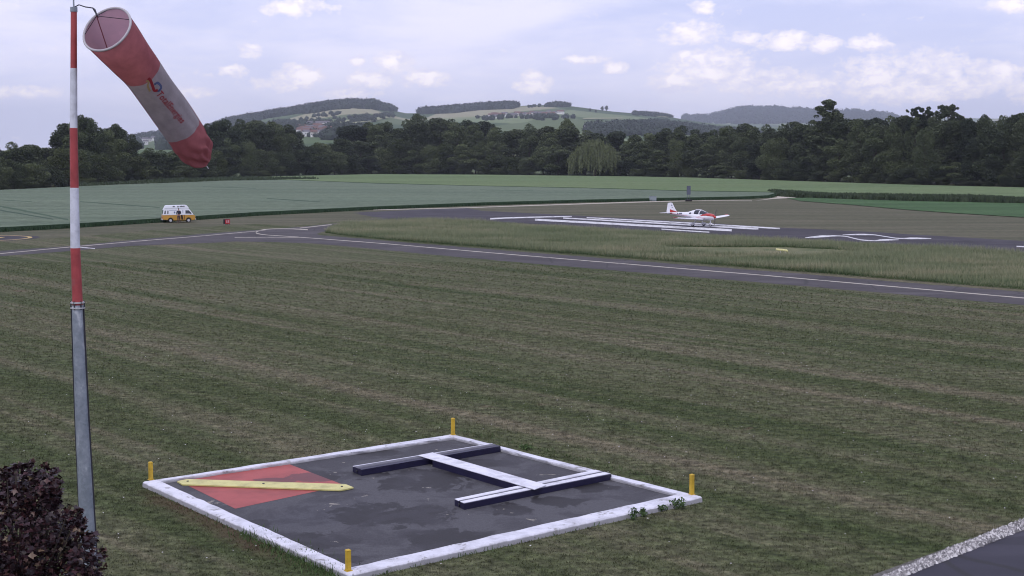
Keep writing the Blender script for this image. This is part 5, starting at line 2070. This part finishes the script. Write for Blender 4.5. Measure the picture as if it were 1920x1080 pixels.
# weeping willow
wd0 = bdist(1115) - 4
wb = P(1115, YH, wd0)
wil = empty('willow_tree', (wb.x, wd0, 0), label='pale green weeping willow with hanging branches at the wood edge', cat='tree')
kx = wd0 / FPX
wh_ = CAMH + (YH - 260) * kx
bb = B()
bb.tube([(0, 0, -.2), (.3, 0, wh_ * .3), (0, 0, wh_ * .8)], [.7, .5, .15], 8)
bb.build('trunk', M['bark'], wil)
C0 = []
for k in range(560):
    a, u = random.uniform(0, 6.28), random.random() ** .6
    R_ = 50 * kx * u
    zt_ = wh_ * (1 - .50 * u ** 2.2) * random.uniform(.84, 1.0)
    ln_ = zt_ * random.uniform(.45, .99) * (0.55 + .45 * u)
    npt = int(ln_ / .26)
    zz = zt_ - np.linspace(0, 1, npt) * ln_
    rr = R_ + np.linspace(0, 1, npt) * random.uniform(-.2, .9)
    C0.append(np.stack([rr * math.cos(a) + RNG.normal(0, .12, npt), rr * math.sin(a) + RNG.normal(0, .12, npt), np.clip(zz, .3, None)], 1))
C0 = np.concatenate(C0)
V, F = quads(C0, RNG.uniform(.5, 1.1, len(C0)), droop=True, aspect=.4)
link('crown', npmesh('crown', V, F, M['willow_leaf']), None, wil)

# ------------------------------------------------------------------ hills
H1 = np.array([(-1400, 282), (-300, 280), (0, 282), (200, 274), (245, 262), (262, 256), (300, 252), (340, 254), (380, 244), (430, 230), (480, 221), (530, 213), (580, 204), (620, 198), (650, 195), (700, 196),
               (735, 207), (760, 213), (790, 213), (850, 208), (900, 204), (950, 201), (985, 199), (1040, 197), (1080, 201), (1110, 205), (1150, 210), (1200, 214), (1245, 218), (1290, 226), (1340, 233),
               (1400, 238), (1500, 240), (1920, 244), (3200, 250)], float)
H2 = np.array([(-1400, 286), (0, 286), (700, 286), (800, 240), (1150, 230), (1240, 226), (1290, 222), (1330, 220), (1360, 214), (1385, 207), (1420, 205), (1450, 206), (1500, 209), (1560, 214), (1600, 212), (1640, 214),
               (1680, 222), (1800, 222), (1920, 224), (2300, 230), (3200, 250)], float)
R1, R0, R2, R2b = 4000.0, 900.0, 8200.0, 4800.0


def px_of_dir(x, y):
    return 960 + FPX * x / (y * CP)            # column of a far point near the horizon


def height(x, y):
    """terrain height; x, y arrays"""
    px_ = px_of_dir(x, np.maximum(y, 1))
    h1 = (YH - np.interp(px_, H1[:, 0], H1[:, 1])) / FPX * R1 + CAMH
    h2 = (YH - np.interp(px_, H2[:, 0], H2[:, 1])) / FPX * R2 + CAMH
    u = np.clip((y - R0) / (R1 - R0), 0, 1)
    bumps = 5 * np.sin(x / 210 + 1.3) * np.sin(y / 330) + 3 * np.sin(x / 90 + y / 130)
    a = h1 * u ** 1.25 + bumps * u * (1 - u) * 2
    v_ = np.clip((y - R1) / 700, 0, 1)
    fall = h1 * (1 - .7 * v_ * v_ * (3 - 2 * v_))
    a = np.where(y > R1, fall, a)
    w_ = np.clip((y - R2b) / (R2 - R2b), 0, 1)
    b = h2 * w_ ** 1.1
    w2 = np.clip((y - R2) / 900, 0, 1)
    b = np.where(y > R2, h2 * (1 - w2), b)
    return np.maximum(a, b) if True else a


ys = np.concatenate([np.linspace(R0, R1, 90), np.linspace(R1 + 40, R2, 50), np.linspace(R2 + 60, R2 + 1100, 12)])
us = np.linspace(-.62, .80, 330)
YY, UU = np.meshgrid(ys, us, indexing='ij')
XX = YY * UU
ZZ = height(XX, YY)
nr, nc = YY.shape
idx = np.arange(nr * nc).reshape(nr, nc)
F = np.stack([idx[:-1, :-1], idx[:-1, 1:], idx[1:, 1:], idx[1:, :-1]], -1).reshape(-1, 4)
link('hills', npmesh('hills', np.stack([XX, YY, ZZ - .5], -1).reshape(-1, 3), F, M['hill_fields'], True), kind='structure')


def terrain_hit(px_, py_, far=R1 + 30, near=R0):
    d = ray(px_, py_)
    tt = np.linspace(near, far, 1500)
    x = d.x / d.y * tt
    z = CAMH + d.z / d.y * tt
    hgt = height(x, tt)
    k = np.nonzero(hgt >= z)[0]
    if len(k) == 0:
        return None
    i = k[0]
    return Vector((x[i], tt[i], hgt[i] - .5))


# woods on the hills: one mass of crowns per wood
ico = bmesh.new()
bmesh.ops.create_icosphere(ico, subdivisions=1, radius=1)
IV = np.array([v_.co[:] for v_ in ico.verts])
IF = np.array([[v_.index for v_ in f.verts] for f in ico.faces])
ico.free()


def wood(name, label, centres, rad, mat):
    n = len(centres)
    Vv = IV[None] * rad[:, None, None] * RNG.uniform(.75, 1.3, (n, len(IV), 1)) * np.array([1, 1, .95])
    Vv = Vv + centres[:, None, :]
    Ff = IF[None] + (np.arange(n) * len(IV))[:, None, None]
    # loose leaf masses round each crown to break the outline
    m_ = n * 14
    q = RNG.normal(0, 1, (m_, 3))
    q /= np.linalg.norm(q, axis=1)[:, None]
    q[:, 2] = np.abs(q[:, 2]) * 1.0
    cc_ = np.repeat(centres, 14, 0) + q * np.repeat(rad, 14)[:, None] * RNG.uniform(.85, 1.25, (m_, 1))
    V2, F2 = quads(cc_, np.repeat(rad, 14) * RNG.uniform(.35, .7, m_))
    F2t = np.concatenate([F2[:, :3], F2[:, [0, 2, 3]]])
    VV = np.concatenate([Vv.reshape(-1, 3), V2])
    FF = np.concatenate([Ff.reshape(-1, 3), F2t + n * len(IV)])
    return link(name, npmesh(name, VV, FF, mat), kind='stuff', label=label, cat='wood')


def scatter_poly(poly_px, y_rng, n, rad=(5, 8), lift=.5):
    """points of the terrain whose base shows inside a photo polygon"""
    poly = np.array(poly_px, float)
    out_ = []
    tot = 0
    for _ in range(60):
        y = RNG.uniform(y_rng[0], y_rng[1], 40000)
        px_ = RNG.uniform(poly[:, 0].min(), poly[:, 0].max(), 40000)
        x = (px_ - 960) / FPX * y * CP
        z = height(x, y)
        a, b_ = proj(x, y, z)
        k = inside(np.stack([a, b_], 1), poly)
        out_.append(np.stack([x[k], y[k], z[k]], 1))
        tot += k.sum()
        if tot > n:
            break
    c = np.concatenate(out_)[:n]
    r = RNG.uniform(rad[0], rad[1], len(c))
    c[:, 2] += r * lift
    return c, r


woods = [
    ('hill_wood', 'long wood covering the crest of the left hill', [(385, 246), (430, 228), (480, 219), (530, 210), (580, 200), (650, 190), (700, 192), (738, 205), (742, 209), (700, 205), (660, 203), (620, 206), (590, 212), (560, 213), (500, 222), (440, 238), (400, 250)], (2600, R1 + 60), 2600, (5, 11)),
    ('hill_wood', 'dark wood on the crest right of the saddle', [(778, 210), (800, 206), (880, 202), (950, 199), (972, 200), (960, 204), (900, 206), (850, 212), (790, 214)], (3200, R1 + 80), 900, (5, 12)),
    ('hill_wood', 'small dark copse on top of the middle hill', [(1020, 200), (1045, 196), (1072, 200), (1060, 201), (1030, 200.5)], (3800, R1 + 60), 60, (5, 8)),
    ('hill_wood', 'tiny line of trees on the crest left of the small copse', [(988, 200), (1012, 198), (1014, 201), (990, 202)], (3800, R1 + 60), 22, (3, 4.5)),
    ('hill_wood', 'thin wood on the crest right of the paired trees', [(1185, 213), (1210, 213), (1250, 216), (1262, 220), (1230, 219), (1190, 216)], (3700, R1 + 60), 110, (4, 7)),
    ('far_wood', 'pale blue wooded ridge on the right horizon', [(1280, 218), (1330, 214), (1385, 202), (1420, 199), (1500, 203), (1560, 208), (1600, 207), (1680, 218), (1690, 230), (1500, 232), (1350, 232), (1280, 230)], (5200, R2 + 60), 1700, (8, 19)),
    ('valley_wood', 'dark trees in the valley below the left hill fields', [(520, 228), (575, 232), (585, 244), (560, 250), (520, 245), (480, 240)], (1200, 3400), 150, (4, 6)),
    ('valley_wood', 'dark valley trees right of the first village', [(606, 252), (625, 235), (660, 240), (700, 245), (700, 262), (606, 262)], (1000, 2600), 260, (5, 7)),
    ('valley_wood', 'hedges and gardens round the second village', [(890, 222), (940, 219), (1040, 216), (1080, 222), (1020, 226), (960, 224), (900, 228)], (2400, 3700), 70, (4, 6)),
    ('valley_wood', 'dark valley trees between the middle hill and the right wood', [(1100, 240), (1180, 236), (1240, 230), (1290, 219), (1340, 217), (1400, 220), (1480, 217), (1530, 222), (1560, 250), (1400, 252), (1250, 254), (1100, 256)], (1100, 3000), 1500, (5, 8)),
    ('valley_wood', 'blue green trees on the left horizon hill', [(230, 268), (245, 262), (260, 255), (300, 251), (345, 252), (390, 248), (400, 280), (235, 280)], (1400, R1 + 40), 900, (6, 9)),
    ('valley_wood', 'garden trees among the houses of the first village', [(562, 238), (620, 236), (622, 256), (562, 258)], (1000, 3000), 70, (3, 5)),
    ('valley_wood', 'clumps of trees among the left hill fields', [(560, 226), (600, 215), (640, 212), (660, 220), (640, 232), (590, 238)], (2200, 3700), 36, (4, 6)),
    ('valley_wood', 'line of trees at the foot of the left hill fields', [(655, 222), (700, 218), (735, 214), (740, 220), (700, 228), (660, 230)], (2400, 3700), 60, (4, 6)),
]
for nm, lb, poly, yr, n, rd in woods:
    c, r = scatter_poly(poly, yr, n, rd)
    a, b_ = proj(c[:, 0], c[:, 1], c[:, 2])
    k = ~((a > 261) & (a < 297) & (b_ > 260) & (b_ < 275))
    c, r = c[k], r[k]
    if len(c):
        wood(nm, lb, c, r, M['far_leaf'])
# solitary trees on the crest
me_t, me_c = variants['round1']
for (x_, y_, h_, lb) in ((1129, 207.5, 9, 'left one of two round trees standing on the crest of the middle hill'), (1137, 207.5, 10, 'right one of two round trees standing on the crest of the middle hill'),
                         (1106, 209, 7, 'small lone tree on the crest left of the two round trees'), (1117, 211, 6, 'smallest lone tree just below the crest left of the two round trees')):
    p_ = terrain_hit(x_, y_)
    if p_ is None:
        p_ = P(x_, y_, R1 - 20)
    hgt = h_ * p_.y / FPX
    r_ = empty('hill_tree', (p_.x, p_.y, p_.z - 1), label=lb, cat='tree')
    r_.scale = (hgt / 17, hgt / 17, hgt / 19)
    link('trunk', me_t, None, r_)
    link('crown', me_c, None, r_)
# mast on the left hill
p_ = P(656.5, 187, R1)
hm = empty('hilltop_mast', (p_.x, p_.y, p_.z - 14), label='thin mast on the summit of the wooded left hill', cat='mast')
bb = B()
bb.tube([(0, 0, 0), (0, 0, 24)], [.9, .5], 6)
bb.box((0, 0, 18), (2.4, 2.4, 2.2))
bb.build('shaft', M['panel_grey'], hm)


# village houses
def house_mesh(w_, d_, h_, rh):
    bb = B()
    bb.prism([(-w_ / 2, -d_ / 2, h_), (w_ / 2, -d_ / 2, h_), (w_ / 2, d_ / 2, h_), (-w_ / 2, d_ / 2, h_)], [(-w_ / 2, -d_ / 2, -3), (w_ / 2, -d_ / 2, -3), (w_ / 2, d_ / 2, -3), (-w_ / 2, d_ / 2, -3)])
    rf = B()
    e = .4
    rf.add([(-w_ / 2 - e, -d_ / 2 - e, h_), (w_ / 2 + e, -d_ / 2 - e, h_), (w_ / 2 + e, d_ / 2 + e, h_), (-w_ / 2 - e, d_ / 2 + e, h_), (-w_ / 2 - e, 0, h_ + rh), (w_ / 2 + e, 0, h_ + rh)],
           [(0, 1, 5, 4), (2, 3, 4, 5), (0, 4, 3), (1, 2, 5), (0, 3, 2, 1)])
    wn = B()
    for x_ in np.arange(-w_ / 2 + 1.6, w_ / 2 - 1, 2.6):
        wn.box((x_, -d_ / 2 - .02, h_ * .55), (1.1, .06, 1.4))
    return bb, rf, wn


hm_meshes = []
for (w_, d_, h_, rh) in ((11, 8, 4.5, 3.2), (15, 9, 5.5, 3.8), (9, 8, 6, 3)):
    bb, rf, wn = house_mesh(w_, d_, h_, rh)
    ms = []
    for nm, q_ in (('wall', bb), ('roof', rf), ('windows', wn)):
        me_ = bpy.data.meshes.new(nm)
        me_.from_pydata(q_.v, [], q_.f)
        ms.append(me_)
    hm_meshes.append(ms)


def house(px_, py_, k, wall, roof, label, group, rot=None):
    p_ = terrain_hit(px_, py_)
    if p_ is None:
        return
    r_ = empty('house', (p_.x, p_.y, p_.z + .3), random.uniform(-.7, .7) if rot is None else rot, label=label, cat='house', group=group)
    for me_, mt in zip(hm_meshes[k], (wall, roof, M['glass'])):
        nm = {'windows': 'window'}.get(me_.name.split('.')[0], me_.name.split('.')[0])
        o = link(nm, me_, None, r_)
        if not me_.materials:
            me_.materials.append(mt)
        o.material_slots[0].link = 'OBJECT'
        o.material_slots[0].material = mt


for i in range(30):
    house(random.uniform(566, 618), random.uniform(236, 256), random.randrange(3), random.choice([M['house_wall'], M['house_white']]), random.choice([M['roof_tile'], M['roof_tile'], M['roof_grey']]),
          'house of the village seen through the gap below the left hill', 'village houses in the gap of the wood')
for i in range(24):
    x_ = random.uniform(920, 1062)
    house(x_, np.interp(x_, [920, 1062], [219.5, 214.5]) + random.uniform(-2, 2.5), random.randrange(3), random.choice([M['house_wall'], M['house_white']]), random.choice([M['roof_tile'], M['roof_grey'], M['roof_tile']]),
          'house of the hillside village on the middle hill', 'village houses on the middle hill')
for (x_, y_, k, lb) in ((270, 266, 1, 'white building on the left horizon hill, leftmost beside the big tree'), (279, 265, 0, 'pale building in the middle of the left horizon hill'), (291, 263, 1, 'white building on the left horizon hill, nearest the windsock'),
                        (273, 271, 2, 'low pale house below the white buildings left of the windsock'), (1103, 246.5, 1, 'white house in the valley behind the willow'), (946, 217.5, 1, 'large white house at the left of the hillside village')):
    house(x_, y_, k, M['house_white'], M['roof_grey'], lb, None, rot=0.1)
# pale strips on the middle hill
for poly in (((1093, 222), (1168, 221.2), (1168, 223), (1093, 224)), ((1216, 215), (1255, 219.2), (1254, 221.2), (1216, 216.8)), ((575, 231), (690, 224), (735, 216), (738, 219), (700, 228), (655, 233), (590, 238)),):
    hits = [terrain_hit(*q_) for q_ in poly]
    if all(h_ is not None for h_ in hits):
        # drape: sample a grid between the corners
        n_ = 14
        k0 = len(poly) // 2
        up = [poly[0]] + [q_ for q_ in poly[1:k0 + (len(poly) % 2)]]
        pts = []
        xs_ = np.linspace(min(q_[0] for q_ in poly), max(q_[0] for q_ in poly) - .01, n_)
        V, F = [], []
        pa_ = np.array(poly + (poly[0],))
        for x_ in xs_:
            cr = []
            for (ax, ay), (bx, by) in zip(pa_[:-1], pa_[1:]):
                if (ax - x_) * (bx - x_) <= 0 and abs(ax - bx) > 1e-6:
                    cr.append(ay + (by - ay) * (x_ - ax) / (bx - ax))
            if len(cr) < 2:
                continue
            for f_ in np.linspace(0, 1, 5):
                p_ = terrain_hit(x_, max(cr) * f_ + min(cr) * (1 - f_))
                V.append((p_.x, p_.y, p_.z + 1.5) if p_ is not None else (V[-1] if V else (hits[0].x, hits[0].y, hits[0].z)))
        nn = len(V) // 5
        F = [(i * 5 + j, (i + 1) * 5 + j, (i + 1) * 5 + j + 1, i * 5 + j + 1) for i in range(nn - 1) for j in range(4)]
        bb = B()
        bb.add(V, F)
        o = bb.build('pale_field', mat_new('pale_field', .95, (.26, .27, .14)), kind='structure')

# ------------------------------------------------------------------ haze
bb = B()
bb.box((0, 4800, 174.5), (17900, 10700, 353))
hz = bb.build('haze', M['haze'], kind='stuff')
tag(hz, 'thin pale blue summer haze in front of the distant hills', 'haze')
